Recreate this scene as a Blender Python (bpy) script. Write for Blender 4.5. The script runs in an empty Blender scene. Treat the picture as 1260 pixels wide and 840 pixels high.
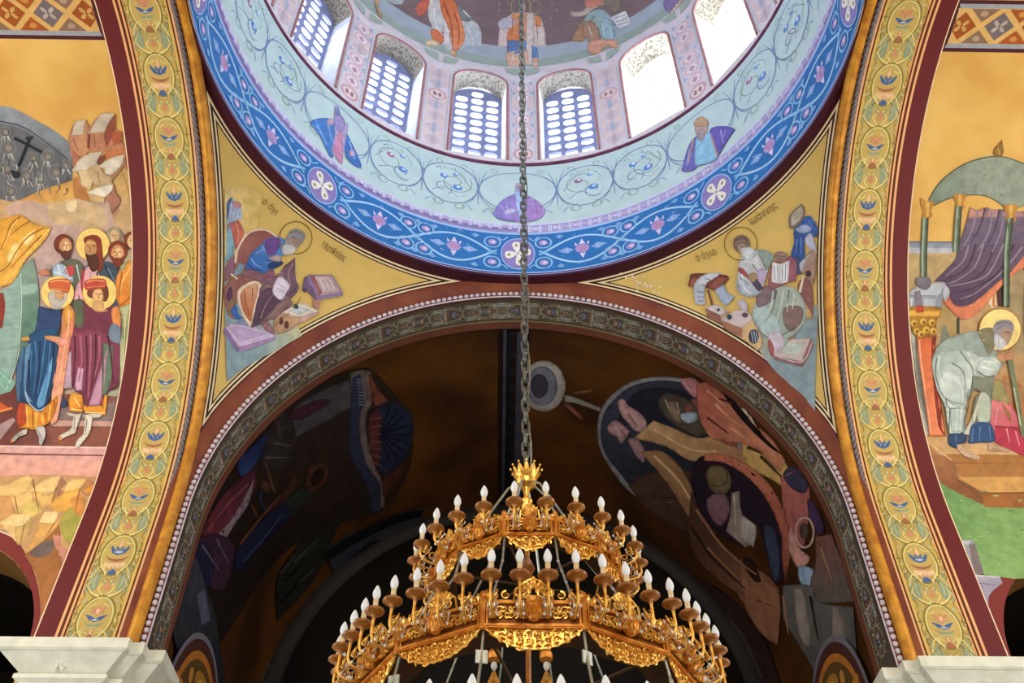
import bpy, bmesh, math, random
from mathutils import Vector, Matrix
from mathutils.geometry import delaunay_2d_cdt, tessellate_polygon
S = bpy.context.scene
PI = math.pi
H = 10.0                                   # height of the arch springing above the floor
sin, cos, rad = math.sin, math.cos, math.radians

# ------------------------------------------------------------------ camera
FPX = 1177.658
TH, PS, RO = 0.816978, 0.0114150, 0.0031251
CAM = Vector((-0.254994, -6.148989, H - 8.367589))
_F = Vector((sin(PS)*cos(TH), cos(PS)*cos(TH), sin(TH)))
_R0 = Vector((cos(PS), -sin(PS), 0)); _U0 = _R0.cross(_F)
_R = _R0*cos(RO) + _U0*sin(RO); _U = -_R0*sin(RO) + _U0*cos(RO)
cam = bpy.data.cameras.new('camera'); camo = bpy.data.objects.new('camera', cam)
S.collection.objects.link(camo); S.camera = camo
cam.sensor_width = 36; cam.lens = FPX*36/1260; cam.clip_end = 200
camo.matrix_world = Matrix(((_R.x, _U.x, -_F.x, CAM.x), (_R.y, _U.y, -_F.y, CAM.y), (_R.z, _U.z, -_F.z, CAM.z), (0, 0, 0, 1)))

# ------------------------------------------------------------------ world, exposure, lights
S.view_settings.view_transform = 'Standard'; S.view_settings.look = 'None'
S.view_settings.gamma = 1; S.view_settings.exposure = 0.42; S.view_settings.use_curve_mapping = False
S.cycles.max_bounces = 6; S.cycles.diffuse_bounces = 4; S.cycles.glossy_bounces = 3
S.cycles.transparent_max_bounces = 8; S.cycles.sample_clamp_indirect = 6
W = bpy.data.worlds.new('sky'); S.world = W; W.use_nodes = True
W.node_tree.nodes['Background'].inputs[0].default_value = (0.86, 0.93, 1.0, 1)
W.node_tree.nodes['Background'].inputs[1].default_value = 3.0
def area(name, loc, aim, sx, sy, power, col):
    l = bpy.data.lights.new(name, 'AREA'); l.shape = 'RECTANGLE'; l.size = sx; l.size_y = sy
    l.energy = power; l.color = col
    o = bpy.data.objects.new(name, l); S.collection.objects.link(o); o.location = loc
    o.rotation_euler = (Vector(aim)-Vector(loc)).to_track_quat('-Z', 'Z').to_euler()
    return o
DRY = -0.09                                # centre of the drum in y
def drum_r(z): return 4.87 + 0.031*(z-H-5.04)
WIN_AZ = [1.15 + 22.5*k - 11.25 for k in range(16)]
for k, az in enumerate(WIN_AZ):            # daylight outside every drum window
    a = rad(az); r = 6.05
    area('drum_window_daylight', (r*sin(a), r*cos(a)+DRY, H+11.3), (0, 0, H+9.6), 1.1, 3.6, 190, (0.80, 0.90, 1.0))
# added fill lamps, unseen, in the two side arms and the nave behind the camera
area('left_arm_fill', (-10.6, -1.5, H+0.6), (-5.5, 5.0, H+2.2), 5.0, 5.0, 330, (1.0, 0.94, 0.84))
area('right_arm_fill', (10.6, -1.5, H+0.6), (5.5, 5.0, H+2.2), 5.0, 5.0, 330, (1.0, 0.94, 0.84))
area('nave_fill', (0, -13.2, H+1.0), (0, 3, H+2.5), 5.0, 3.6, 260, (1.0, 0.93, 0.84))

# ------------------------------------------------------------------ helpers
def lin(h):
    if not isinstance(h, str): return (h[0], h[1], h[2], 1)
    h = h.lstrip('#'); v = [int(h[i:i+2], 16)/255 for i in (0, 2, 4)]
    return tuple((c/12.92 if c <= .04045 else ((c+.055)/1.055)**2.4) for c in v) + (1,)
MATS = {}
def nd(nt, t, **k):
    n = nt.nodes.new(t)
    for a, b in k.items(): setattr(n, a, b)
    return n
def newmat(name, rough=.6, metal=0, spec=.3):
    m = bpy.data.materials.new(name); m.use_nodes = True
    b = m.node_tree.nodes['Principled BSDF']
    b.inputs['Roughness'].default_value = rough; b.inputs['Metallic'].default_value = metal
    b.inputs['Specular IOR Level'].default_value = spec
    MATS[name] = m
    return m, m.node_tree, b
def noise(nt, scale, detail=4, vec=None):
    n = nd(nt, 'ShaderNodeTexNoise'); n.inputs['Scale'].default_value = scale; n.inputs['Detail'].default_value = detail
    if vec is None:
        tc = nd(nt, 'ShaderNodeTexCoord'); vec = tc.outputs['Object']
    nt.links.new(vec, n.inputs['Vector'])
    return n
def ramp(nt, fac, stops, interp='LINEAR'):
    r = nd(nt, 'ShaderNodeValToRGB'); r.color_ramp.interpolation = interp
    e = r.color_ramp.elements
    while len(e) < len(stops): e.new(.5)
    for x, (p, c) in zip(e, stops): x.position = p; x.color = lin(c)
    nt.links.new(fac, r.inputs[0]); return r
def mottled(name, c1, c2, scale=3, rough=.6, metal=0, bump=0, spec=.3, detail=5, lo=.35, hi=.65):
    m, nt, b = newmat(name, rough, metal, spec)
    n = noise(nt, scale, detail)
    r = ramp(nt, n.outputs[0], [(lo, c1), (hi, c2)])
    nt.links.new(r.outputs[0], b.inputs['Base Color'])
    if bump:
        n2 = noise(nt, scale*4, 3); bp = nd(nt, 'ShaderNodeBump'); bp.inputs['Strength'].default_value = bump
        bp.inputs['Distance'].default_value = .01
        nt.links.new(n2.outputs[0], bp.inputs['Height']); nt.links.new(bp.outputs[0], b.inputs['Normal'])
    return m
def bands(name, expr, stops, lo, hi, rough=.6, spec=.3, vary=.25, vscale=2.5):
    """painted stripes: constant colours over a coordinate; expr(nt, sep)->socket in metres"""
    m, nt, b = newmat(name, rough, 0, spec)
    tc = nd(nt, 'ShaderNodeTexCoord'); sp = nd(nt, 'ShaderNodeSeparateXYZ'); nt.links.new(tc.outputs['Object'], sp.inputs[0])
    v = expr(nt, sp)
    mr = nd(nt, 'ShaderNodeMapRange'); mr.inputs['From Min'].default_value = lo; mr.inputs['From Max'].default_value = hi
    nt.links.new(v, mr.inputs['Value'])
    r = ramp(nt, mr.outputs[0], [((p-lo)/(hi-lo), c) for p, c in stops], 'CONSTANT')
    n = noise(nt, vscale, 6)
    mm = nd(nt, 'ShaderNodeMapRange'); mm.inputs['From Min'].default_value = .3; mm.inputs['From Max'].default_value = .7
    mm.inputs['To Min'].default_value = 1-vary; mm.inputs['To Max'].default_value = 1.0
    nt.links.new(n.outputs[0], mm.inputs['Value'])
    mx = nd(nt, 'ShaderNodeVectorMath', operation='SCALE')
    nt.links.new(r.outputs[0], mx.inputs[0]); nt.links.new(mm.outputs[0], mx.inputs['Scale'])
    nt.links.new(mx.outputs[0], b.inputs['Base Color'])
    return m
def mth(nt, op, a, b=None, c=None):
    n = nd(nt, 'ShaderNodeMath', operation=op)
    for i, v in enumerate((a, b, c)):
        if v is None: continue
        if isinstance(v, (int, float)): n.inputs[i].default_value = v
        else: nt.links.new(v, n.inputs[i])
    return n.outputs[0]
def pigment(name, vary=.22, scale=7, rough=.62, spec=.25, dim=1.0, sat=1.0):
    m, nt, b = newmat(name, rough, 0, spec)
    a = nd(nt, 'ShaderNodeAttribute', attribute_name='Col')
    n = noise(nt, scale, 7)
    mm = nd(nt, 'ShaderNodeMapRange'); mm.inputs['From Min'].default_value = .32; mm.inputs['From Max'].default_value = .68
    mm.inputs['To Min'].default_value = dim*(1-vary); mm.inputs['To Max'].default_value = dim*(1+vary*.35)
    nt.links.new(n.outputs[0], mm.inputs['Value'])
    mx = nd(nt, 'ShaderNodeVectorMath', operation='SCALE')
    hs = nd(nt, 'ShaderNodeHueSaturation'); hs.inputs['Saturation'].default_value = sat; nt.links.new(a.outputs['Color'], hs.inputs['Color'])
    nt.links.new(hs.outputs[0], mx.inputs[0]); nt.links.new(mm.outputs[0], mx.inputs['Scale'])
    nt.links.new(mx.outputs[0], b.inputs['Base Color'])
    return m

def link(name, me, mat=None, parent=None, loc=None, smooth=False):
    if mat is not None:
        me.materials.clear(); me.materials.append(mat)
    if smooth:
        me.polygons.foreach_set('use_smooth', [True]*len(me.polygons))
    o = bpy.data.objects.new(name, me); S.collection.objects.link(o)
    if parent is not None: o.parent = parent
    if loc is not None: o.location = loc
    return o
def mk(name, verts, faces, mat=None, parent=None, smooth=False):
    me = bpy.data.meshes.new(name); me.from_pydata([tuple(v) for v in verts], [], faces); me.update()
    return link(name, me, mat, parent, smooth=smooth)
def bmlink(name, bm, mat=None, parent=None, smooth=False):
    me = bpy.data.meshes.new(name); bm.to_mesh(me); bm.free()
    return link(name, me, mat, parent, smooth=smooth)
def tag(o, label=None, cat=None, group=None, kind=None):
    if label: o['label'] = label
    if cat: o['category'] = cat
    if group: o['group'] = group
    if kind: o['kind'] = kind
    return o
def empty(name, loc, label=None, cat=None, group=None, kind=None):
    o = bpy.data.objects.new(name, None); S.collection.objects.link(o); o.location = loc; o.empty_display_size = .2
    return tag(o, label, cat, group, kind)
def struct(o, label=None): return tag(o, label, None, None, 'structure')
class MB:
    def __init__(s): s.v = []; s.f = []
    def quadgrid(s, rows, close_u=False):
        b = len(s.v); n = len(rows[0]); m = len(rows)
        for r in rows: s.v += [tuple(p) for p in r]
        for i in range(m-1):
            for j in range(n if close_u else n-1):
                j2 = (j+1) % n
                s.f.append((b+i*n+j, b+i*n+j2, b+(i+1)*n+j2, b+(i+1)*n+j))
    def tube(s, pts, r, k=6, caps=True, closed=False):
        pts = [Vector(p) for p in pts]; n = len(pts); rr = r if isinstance(r, (list, tuple)) else [r]*n
        rows = []; up = None
        for i in range(n):
            if closed: d = pts[(i+1) % n]-pts[i-1]
            else: d = pts[min(i+1, n-1)]-pts[max(i-1, 0)]
            if d.length < 1e-9: d = Vector((0, 0, 1))
            d.normalize()
            if up is None:
                up = d.orthogonal().normalized()
            else:
                up = (up - d*up.dot(d))
                if up.length < 1e-6: up = d.orthogonal()
                up.normalize()
            w = d.cross(up)
            rows.append([pts[i]+(up*cos(2*PI*j/k)+w*sin(2*PI*j/k))*rr[i] for j in range(k)])
        if closed: rows.append(rows[0])
        b = len(s.v); s.quadgrid(rows, True)
        if caps and not closed:
            s.f.append(tuple(b+j for j in range(k))[::-1]); s.f.append(tuple(b+(n-1)*k+j for j in range(k)))
    def lathe(s, prof, c=(0, 0, 0), k=12, M=None):
        rows = []
        for (r, z) in prof:
            row = [Vector((r*cos(2*PI*j/k), r*sin(2*PI*j/k), z)) for j in range(k)]
            if M: row = [M @ p for p in row]
            rows.append([p+Vector(c) for p in row])
        s.quadgrid(rows, True)
    def box(s, x0, x1, y0, y1, z0, z1, M=None):
        b = len(s.v)
        P = [Vector((x, y, z)) for x in (x0, x1) for y in (y0, y1) for z in (z0, z1)]
        if M: P = [M @ p for p in P]
        s.v += [tuple(p) for p in P]
        for f in ((0, 1, 3, 2), (4, 6, 7, 5), (0, 4, 5, 1), (2, 3, 7, 6), (0, 2, 6, 4), (1, 5, 7, 3)): s.f.append(tuple(b+i for i in f))
    def mesh(s, name):
        me = bpy.data.meshes.new(name); me.from_pydata(s.v, [], s.f); me.update()
        bm = bmesh.new(); bm.from_mesh(me); bmesh.ops.recalc_face_normals(bm, faces=bm.faces); bm.to_mesh(me); bm.free()
        return me
    def build(s, name, mat, parent=None, smooth=False): return link(name, s.mesh(name), mat, parent, smooth=smooth)

# ------------------------------------------------------------------ surfaces: a ray of sight meets the wall it belongs to
def sight(x, y):
    return _F + _R*((x-630)/FPX) - _U*((y-420)/FPX)
def hit_cyl(x, y, ax, R, c=(0, 0)):
    d = sight(x, y); i, j = [k for k in range(3) if k != ax]
    A = d[i]**2+d[j]**2; B = 2*((CAM[i]-c[0])*d[i]+(CAM[j]-c[1])*d[j]); Q = (CAM[i]-c[0])**2+(CAM[j]-c[1])**2-R*R
    D = max(B*B-4*A*Q, 0); t = (-B+math.sqrt(D))/2/A
    return CAM+d*t
def hit_plane(x, y, ax, v):
    d = sight(x, y); return CAM+d*((v-CAM[ax])/d[ax])
def srf_arm(x, y, off=0):                 # vault of a side arm: axis along x, upright below the springing
    R = 5.15-off; q = hit_cyl(x, y, 0, R, (0, H))
    if q.z < H: q = hit_plane(x, y, 1, R)
    if abs(q.x) < 6.256: q.x = math.copysign(6.256, q.x)
    return q, None
VR = 4.90
def srf_vault(x, y, off=0):
    R = VR-off
    q = hit_cyl(x, y, 1, R, (0, H))
    if q.z < H:
        s = 1 if x > 640 else -1
        q = hit_plane(x, y, 0, s*R)
    q.y = max(q.y, 5.87); return q, None
def srf_sphere(x, y, off=0, R=50**.5, c=(0, 0, 10.0)):
    R = R-off
    d = sight(x, y); c = Vector(c); C = CAM-c
    A = d.dot(d); B = 2*C.dot(d); Q = C.dot(C)-R*R; D = max(B*B-4*A*Q, 0); q = CAM+d*((-B+math.sqrt(D))/2/A)
    return q, None
def srf_drum(x, y, off=0):
    R = 4.93
    for _ in range(4):
        q = hit_cyl(x, y, 2, R, (0, DRY)); R = drum_r(q.z)-off
    return q, None
DOMER, DOMEZ = 5.13, H+13.4
def srf_dome(x, y, off=0): return srf_sphere(x, y, off, DOMER, (0, DRY, DOMEZ))
# surfaces in metres along the ornament bands
def uv_drum(az, z):                        # degrees, height above springing
    a = rad(az); r = drum_r(z+H)
    return Vector((r*sin(a), r*cos(a)+DRY, z+H)), Vector((-sin(a), -cos(a), 0))
SR = 5.09
def uv_soffit_side(sgn):
    def f(s, x):                           # s: arc length from the crown towards the apse side
        s0 = PI/2*SR
        if abs(s) > s0: return Vector((sgn*x, math.copysign(SR, s), H-(abs(s)-s0))), Vector((0, -math.copysign(1, s), 0))
        a = s/SR; return Vector((sgn*x, SR*sin(a), H+SR*cos(a))), Vector((0, -sin(a), -cos(a)))
    return f
FR = 4.78
def uv_soffit_front(s, y):
    s0 = PI/2*FR
    if abs(s) > s0: return Vector((math.copysign(FR, s), y, H-(abs(s)-s0))), Vector((-math.copysign(1, s), 0, 0))
    a = s/FR; return Vector((FR*sin(a), y, H+FR*cos(a))), Vector((-sin(a), 0, -cos(a)))

def spline(pts, closed=True, sub=4):
    n = len(pts)
    if n < 3: return pts
    out = []
    rng = range(n) if closed else range(n-1)
    for i in rng:
        if closed: a, b, c, d = pts[i-1], pts[i], pts[(i+1) % n], pts[(i+2) % n]
        else: a, b, c, d = pts[max(i-1, 0)], pts[i], pts[i+1], pts[min(i+2, n-1)]
        for k in range(sub):
            t = k/sub
            out.append(tuple(.5*(2*b[m]+(c[m]-a[m])*t+(2*a[m]-5*b[m]+4*c[m]-d[m])*t*t+(3*b[m]-a[m]-3*c[m]+d[m])*t**3) for m in (0, 1)))
    if not closed: out.append(tuple(pts[-1]))
    return out
def soften(pts, sub=3, lim=.55):
    """curve the gentle bends of an outline, keep its sharp corners"""
    n = len(pts); T = []
    for i in range(n):
        a, b, c = pts[i-1], pts[i], pts[(i+1) % n]
        u = (b[0]-a[0], b[1]-a[1]); v = (c[0]-b[0], c[1]-b[1]); L = math.hypot(*u)*math.hypot(*v) or 1
        T.append(((c[0]-a[0])/2, (c[1]-a[1])/2) if (u[0]*v[0]+u[1]*v[1])/L > lim else None)
    out = []
    for i in range(n):
        b, c = pts[i], pts[(i+1) % n]; ch = (c[0]-b[0], c[1]-b[1]); L = math.hypot(*ch)
        def lim_(t):
            if t is None: return ch
            m = math.hypot(*t) or 1; return (t[0]/m*L, t[1]/m*L)
        m0, m1 = lim_(T[i]), lim_(T[(i+1) % n])
        k_ = 1 if (T[i] is None and T[(i+1) % n] is None) else sub
        for k in range(k_):
            t = k/k_; h = (2*t**3-3*t*t+1, t**3-2*t*t+t, -2*t**3+3*t*t, t**3-t*t)
            out.append(tuple(h[0]*b[m]+h[1]*m0[m]+h[2]*c[m]+h[3]*m1[m] for m in (0, 1)))
    return out
def inside(p, poly):
    x, y = p; r = False; n = len(poly); j = n-1
    for i in range(n):
        xi, yi = poly[i]; xj, yj = poly[j]
        if (yi > y) != (yj > y) and x < (xj-xi)*(y-yi)/(yj-yi)+xi: r = not r
        j = i
    return r
def tri_fill(outer, holes=(), grid=None):
    """triangulate a polygon with holes and interior grid points -> points, triangles"""
    pts = [Vector(p) for p in outer]; n = len(pts); edges = [(i, (i+1) % n) for i in range(n)]
    for h in holes:
        b = len(pts); pts += [Vector(p) for p in h]; m = len(h); edges += [(b+i, b+(i+1) % m) for i in range(m)]
    if grid:
        x0 = min(p[0] for p in outer); x1 = max(p[0] for p in outer); y0 = min(p[1] for p in outer); y1 = max(p[1] for p in outer)
        gx = int((x1-x0)/grid)+1; gy = int((y1-y0)/grid)+1
        if gx*gy > 3:
            for i in range(1, gx+1):
                for j in range(1, gy+1):
                    p = (x0+(i-.37)*grid, y0+(j-.41)*grid)
                    if inside(p, outer) and not any(inside(p, h) for h in holes): pts.append(Vector(p))
    v, e, f, _, _, _ = delaunay_2d_cdt(pts, edges, [], 0, 1e-5)
    out = []
    for t in f:
        c = (sum(v[i][0] for i in t)/len(t), sum(v[i][1] for i in t)/len(t))
        if inside(c, outer) and not any(inside(c, h) for h in holes): out.append(tuple(t))
    return [tuple(p) for p in v], out

LAYER = {}
class Paint:
    """flat pigment on a surface; every new shape lies a hair above the last one"""
    def __init__(s, surf, base=.004, step=.00035, grid=9, T=(0, 0, 1), key=None):
        s.surf, s.base, s.step, s.grid, s.key = surf, base, step, grid, key
        if key is None: s.n = 0
        s.shade = 0                            # painted modelling: outlines laid in darker than the middle
        s.T = T; s.V = []; s.Fc = []; s.C = []
    @property
    def n(s): return s._n if s.key is None else LAYER.get(s.key, 0)
    @n.setter
    def n(s, v):
        if s.key is None: s._n = v
        else: LAYER[s.key] = v
    def at(s, *T): s.T = T; return s
    def P(s, txt):
        if not isinstance(txt, str): return [tuple(p) for p in txt]
        ox, oy, k = s.T; out = []
        for w in txt.split():
            a, b = w.split(','); out.append((ox+float(a)/k, oy+float(b)/k))
        return out
    def raw(s, pts, tris, cols):
        b = len(s.V); off = s.base+s.n*s.step
        for p in pts:
            if s.key is not None: s.V.append(s.surf(p[0], p[1], off)[0])
            else: q, n = s.surf(*p); s.V.append(q+n*off)
        s.C += cols
        s.Fc += [tuple(b+i for i in t) for t in tris]
    def poly(s, txt, col, smooth=0, to=None, holes=()):
        pts = s.P(txt)
        if smooth: pts = spline(pts, True, 4)
        elif len(pts) >= 5 and isinstance(txt, str): pts = soften(pts)
        s.n += 1
        try: v, f = tri_fill(pts, [s.P(h) for h in holes], s.grid)
        except Exception: return s
        c = lin(col)
        if to:
            c2 = lin(to[0]); (x0, y0), (x1, y1) = s.P(to[1]); dx, dy = x1-x0, y1-y0; L = dx*dx+dy*dy
            cs = []
            for p in v:
                t = min(max(((p[0]-x0)*dx+(p[1]-y0)*dy)/L, 0), 1); cs.append(tuple(c[i]*(1-t)+c2[i]*t for i in range(4)))
        else: cs = [c]*len(v)
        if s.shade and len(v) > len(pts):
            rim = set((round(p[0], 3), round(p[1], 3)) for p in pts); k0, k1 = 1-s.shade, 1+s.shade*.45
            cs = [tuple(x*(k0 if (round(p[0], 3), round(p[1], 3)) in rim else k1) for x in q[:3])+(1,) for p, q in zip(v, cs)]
        s.raw(v, f, cs); return s
    def model(s, k, grid=None):
        s.shade = k
        if grid: s.grid = grid
        return s
    def ring(s, cx, cy, r, col, w=None, ry=None, k=20, rot=0):
        """disc, or ring of width w (in crop units)"""
        ox, oy, q = s.T; ry = ry or r; ca, sa = cos(rot), sin(rot)
        def circ(a, b): return [(ox+(cx+a*cos(2*PI*i/k)*ca-b*sin(2*PI*i/k)*sa)/q, oy+(cy+a*cos(2*PI*i/k)*sa+b*sin(2*PI*i/k)*ca)/q) for i in range(k)]
        if w is None: return s.poly(circ(r, ry), col)
        return s.poly(circ(r, ry), col, holes=[circ(r-w, ry-w)])
    def line(s, txt, col, w, w2=None, smooth=3):
        """brush stroke of width w in crop units, tapering to w2"""
        q = s.T[2]; pts = s.P(txt)
        if smooth and len(pts) > 2: pts = spline(pts, False, smooth)
        n = len(pts); w2 = w if w2 is None else w2; a = []; b = []
        for i in range(n):
            p0 = pts[max(i-1, 0)]; p1 = pts[min(i+1, n-1)]; dx, dy = p1[0]-p0[0], p1[1]-p0[1]; L = math.hypot(dx, dy) or 1
            h = (w+(w2-w)*i/(n-1))/2/q; x, y = pts[i]
            a.append((x-dy/L*h, y+dx/L*h)); b.append((x+dy/L*h, y-dx/L*h))
        s.n += 1; s.raw(a+b, [(i, i+1, n+i+1, n+i) for i in range(n-1)], [lin(col)]*(2*n)); return s
    def lines(s, items, col, w, w2=None):
        for t in items.split('|'): s.line(t, col, w, w2)
        return s
    def build(s, name, mat, parent=None, label=None):
        off = Vector((0, 0, 0)); q = parent
        while q is not None: off += q.location; q = q.parent
        me = bpy.data.meshes.new(name); me.from_pydata([tuple(v-off) for v in s.V], [], s.Fc); me.update()
        at = me.attributes.new('Col', 'FLOAT_COLOR', 'POINT')
        at.data.foreach_set('color', [x for c in s.C for x in c])
        o = link(name, me, mat, parent)
        if label: o['label'] = label
        s.V = []; s.Fc = []; s.C = []
        return o

# ================================================================== THE BUILDING
m_stone = mottled('pale_stone', '#b9b5a4', '#d3d0bf', 4, .6)
m_floor = mottled('floor_marble', '#8f8677', '#b5ab99', 1.2, .35)
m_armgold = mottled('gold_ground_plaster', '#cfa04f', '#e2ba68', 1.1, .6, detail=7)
m_vaultgold = mottled('dim_gold_plaster', '#311b07', '#5a350e', .7, .5)  # gold ground kept dark, the vault's low light is in the colour
m_white = mottled('white_plaster', '#b8b2a4', '#c8c4b6', 2, .7)
m_pig = pigment('fresco_pigment')
m_pigdark = pigment('shade_toned_fresco_pigment', .4, 4, .5, dim=.58, sat=.9)  # low vault light scaled into the pigment, left scenes and crown strip
m_pigdim = pigment('dim_fresco_pigment', .3, 4, .5, dim=1.15, sat=.85)  # same low light in the fresco colours, scaled brighter for the right side
m_pigline = pigment('ornament_pigment', .12, 9)

# floor and piers and far walls
o = struct(mk('floor', [(-11.2, -13.6, 0), (11.2, -13.6, 0), (11.2, 14, 0), (-11.2, 14, 0)], [(0, 1, 2, 3)], m_floor))

# pendentives: one sphere cut by the four arches and by the ring
def e_expr(nt, sp):
    ax = mth(nt, 'ABSOLUTE', sp.outputs[0]); ay = mth(nt, 'ABSOLUTE', sp.outputs[1])
    ex = mth(nt, 'SUBTRACT', 5.0, ax); ey = mth(nt, 'SUBTRACT', 5.0, ay)
    ez = mth(nt, 'SUBTRACT', 5.0, sp.outputs[2])
    ez = mth(nt, 'ADD', ez, 0.092)          # the border is tighter along the ring
    ex = mth(nt, 'SUBTRACT', ex, 0.012)
    ey = mth(nt, 'SUBTRACT', ey, -0.015)
    return mth(nt, 'MINIMUM', mth(nt, 'MINIMUM', ex, ey), ez)
CREAM = '#f3dfb4'; MAROON = '#4f1420'
m_pend = bands('pendentive_plaster', e_expr, [(0, MAROON), (.1, MAROON), (.108, CREAM), (.128, '#2e1712'), (.149, CREAM), (.170, '#3b2415'), (.184, '#e0c06e')], 0, 1.0, vary=.12)
def pend(sx, sy):
    rows = []; N, M = 150, 64
    for i in range(N+1):
        phi = rad(90*i/N)
        lo = 5/max(cos(phi), sin(phi)); lo = min(lo, 50**.5)
        zlo = math.sqrt(max(50-lo*lo, 0)); row = []
        for j in range(M+1):
            z = zlo+(5.03-zlo)*j/M; r = math.sqrt(50-z*z)
            row.append((sx*r*sin(phi), sy*r*cos(phi), z))
        rows.append(row)
    b = MB(); b.quadgrid(rows); o = b.build('wall_pendentive', m_pend, smooth=True); o.location.z = H
    return struct(o)
for sx in (-1, 1):
    for sy in (1, -1): pend(sx, sy)

# arch mouldings: a section swept round a semicircle and down two uprights
def path(R, leg, n=72):
    """(angle or leg) stations: centre direction and drop"""
    out = [(-PI/2, -leg)]+[(-PI/2+PI*i/n, 0) for i in range(n+1)]+[(PI/2, -leg)]
    return out
def sweep(prof, axis, leg=2.34, n=72, c=0.0):
    """prof: list of (a, r) with a = position along the arch's axis"""
    rows = []
    for a, dz in path(1, leg, n):
        row = []
        for (q, r) in prof:
            u, w = r*sin(a), r*cos(a)+dz
            row.append((u+c, q, H+w) if axis == 'y' else (q, u+c, H+w))
        rows.append(row)
    b = MB(); b.quadgrid(rows); return b
def circ(ca, cr, r, k=8): return [(ca+r*cos(2*PI*i/k), cr+r*sin(2*PI*i/k)) for i in range(k+1)]

def xabs(nt, sp): return mth(nt, 'ABSOLUTE', sp.outputs[0])
GL = '#e9b568'
m_soffit = bands('vine_soffit_ground', xabs, [(5.0, '#5a2318'), (5.155, '#f0bb84'), (5.185, '#5c2210'), (5.21, '#e3bd63'), (5.245, '#c9ae60'), (5.82, '#e5a765'), (5.85, '#4b1c0e'), (5.875, '#eeb174'), (5.905, '#5b2112'), (5.945, '#efb478'), (5.985, '#651a1e'), (6.23, '#f1d9b5')], 5.0, 6.3, vary=.1)
m_roll = mottled('gilded_roll', '#b0701a', '#d89a30', 6, .4, .2, spec=.5)
m_rope = mottled('grey_rope_stucco', '#6f6a70', '#8e8b92', 30, .6)
m_browncove = mottled('russet_cove_paint', '#6c3226', '#8a4a2c', 1.6, .5)
m_bead = mottled('pearl_bead_stucco', '#c2bccb', '#d7d3de', 12, .5)
n_trim = [0]
def trim(b, mat, label=None, smooth=True):
    n_trim[0] += 1
    return struct(b.build('trim_%d' % n_trim[0], mat, smooth=smooth), label)
for sx in (-1, 1):
    b = sweep([(sx*5.0, SR), (sx*5.6, SR), (sx*6.25, SR)], 'x'); struct(b.build('wall_%s_arch_soffit' % ('left' if sx < 0 else 'right'), m_soffit, smooth=True))
    b = sweep([(sx*6.25, SR), (sx*6.25, 5.15)], 'x'); trim(b, MATS['white_plaster'], smooth=False)
    trim(sweep(circ(sx*4.945, 5.01, .088), 'x'), m_roll, 'gilded roll moulding along the side arch')
    # twisted rope moulding: two strands round a common line
    b = MB()
    for ph in (0, PI):
        pts = []
        L = PI*SR+4.66; n = 900
        for i in range(n+1):
            s = -L/2+L*i/n; t = 2*PI*s/.20+ph
            q, nn = uv_soffit_side(sx)(s, 5.105+.020*cos(t)); pts.append(q+nn*(.012+.020*sin(t)))
        b.tube(pts, .026, 5)
    trim(b, m_rope, 'grey twisted rope moulding along the side arch')
# front arch (towards the apse) and its twin behind the camera
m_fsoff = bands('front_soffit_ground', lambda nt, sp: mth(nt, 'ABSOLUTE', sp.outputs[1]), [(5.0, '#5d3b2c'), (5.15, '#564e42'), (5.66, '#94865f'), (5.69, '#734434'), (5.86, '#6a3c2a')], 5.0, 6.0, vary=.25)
for sy in (1, -1):
    side = 'front' if sy > 0 else 'back'
    b = sweep([(sy*4.92, 5.08), (sy*4.95, 4.99), (sy*5.0, 4.92), (sy*5.055, 4.87)], 'y'); trim(b, m_browncove, 'russet painted cove of the %s arch' % side)
    b = sweep([(sy*5.055, 4.87), (sy*5.055, FR), (sy*5.10, FR)], 'y'); trim(b, m_browncove, smooth=False)
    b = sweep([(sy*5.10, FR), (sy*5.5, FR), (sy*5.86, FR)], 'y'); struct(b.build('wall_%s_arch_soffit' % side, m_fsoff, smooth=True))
    b = sweep([(sy*5.86, FR), (sy*5.86, VR)], 'y'); trim(b, m_browncove, smooth=False)
# pearl beads round the front arch
b = MB(); L = PI*4.82+4.66; n = int(L/.100)
for i in range(n):
    s = -L/2+L*(i+.5)/n
    q, nn = uv_soffit_front(s, 5.055); q2, _ = uv_soffit_front(s+.01, 5.055); t = (q2-q).normalized()
    q = q-nn*.040
    M = Matrix.Translation(q+Vector((0, -.012, 0))) @ Matrix((( t.x, 0, -nn.x, 0), (t.y, 1, -nn.y, 0), (t.z, 0, -nn.z, 0), (0, 0, 0, 1)))
    rows = [[M @ Vector((.043*sin(a)*cos(c), .032*sin(a)*sin(c), .036*cos(a))) for c in [2*PI*k/8 for k in range(8)]] for a in [PI*j/5 for j in range(6)]]
    b.quadgrid(rows, True)
trim(b, m_bead, 'row of pale pearl beads round the front arch')
trim(sweep(circ(5.075, FR-.002, .016, 6), 'y'), m_bead, 'thin lilac fillet under the beads of the front arch')

# the vault beyond the front arch, with its end apse
def shell(prof_r, y0, y1, n=64, ny=10, leg=12):
    rows = []
    for a, dz in path(1, leg, n):
        rows.append([(prof_r*sin(a), y0+(y1-y0)*j/ny, H+prof_r*cos(a)+dz) for j in range(ny+1)])
    b = MB(); b.quadgrid(rows); return b
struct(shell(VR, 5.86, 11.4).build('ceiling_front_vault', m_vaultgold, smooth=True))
m_dark = mottled('deep_shade_colour', '#120d0a', '#1e1610', .8, .6)  # near-black stands for the shade inside apse and gallery rooms
b = MB(); rows = []                         # apse: half cylinder with a quarter sphere
for i in range(33):
    a = -PI/2+PI*i/32; row = [(4.6*sin(a), 11.4+4.6*cos(a)*0.75, z) for z in (0, H)]
    for j in range(1, 13):
        e = PI/2*j/12; row.append((4.6*sin(a)*cos(e), 11.4+4.6*cos(a)*cos(e)*.75, H+4.6*sin(e)))
    rows.append(row)
b.quadgrid(rows); struct(b.build('wall_front_apse', m_dark, smooth=True))
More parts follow.
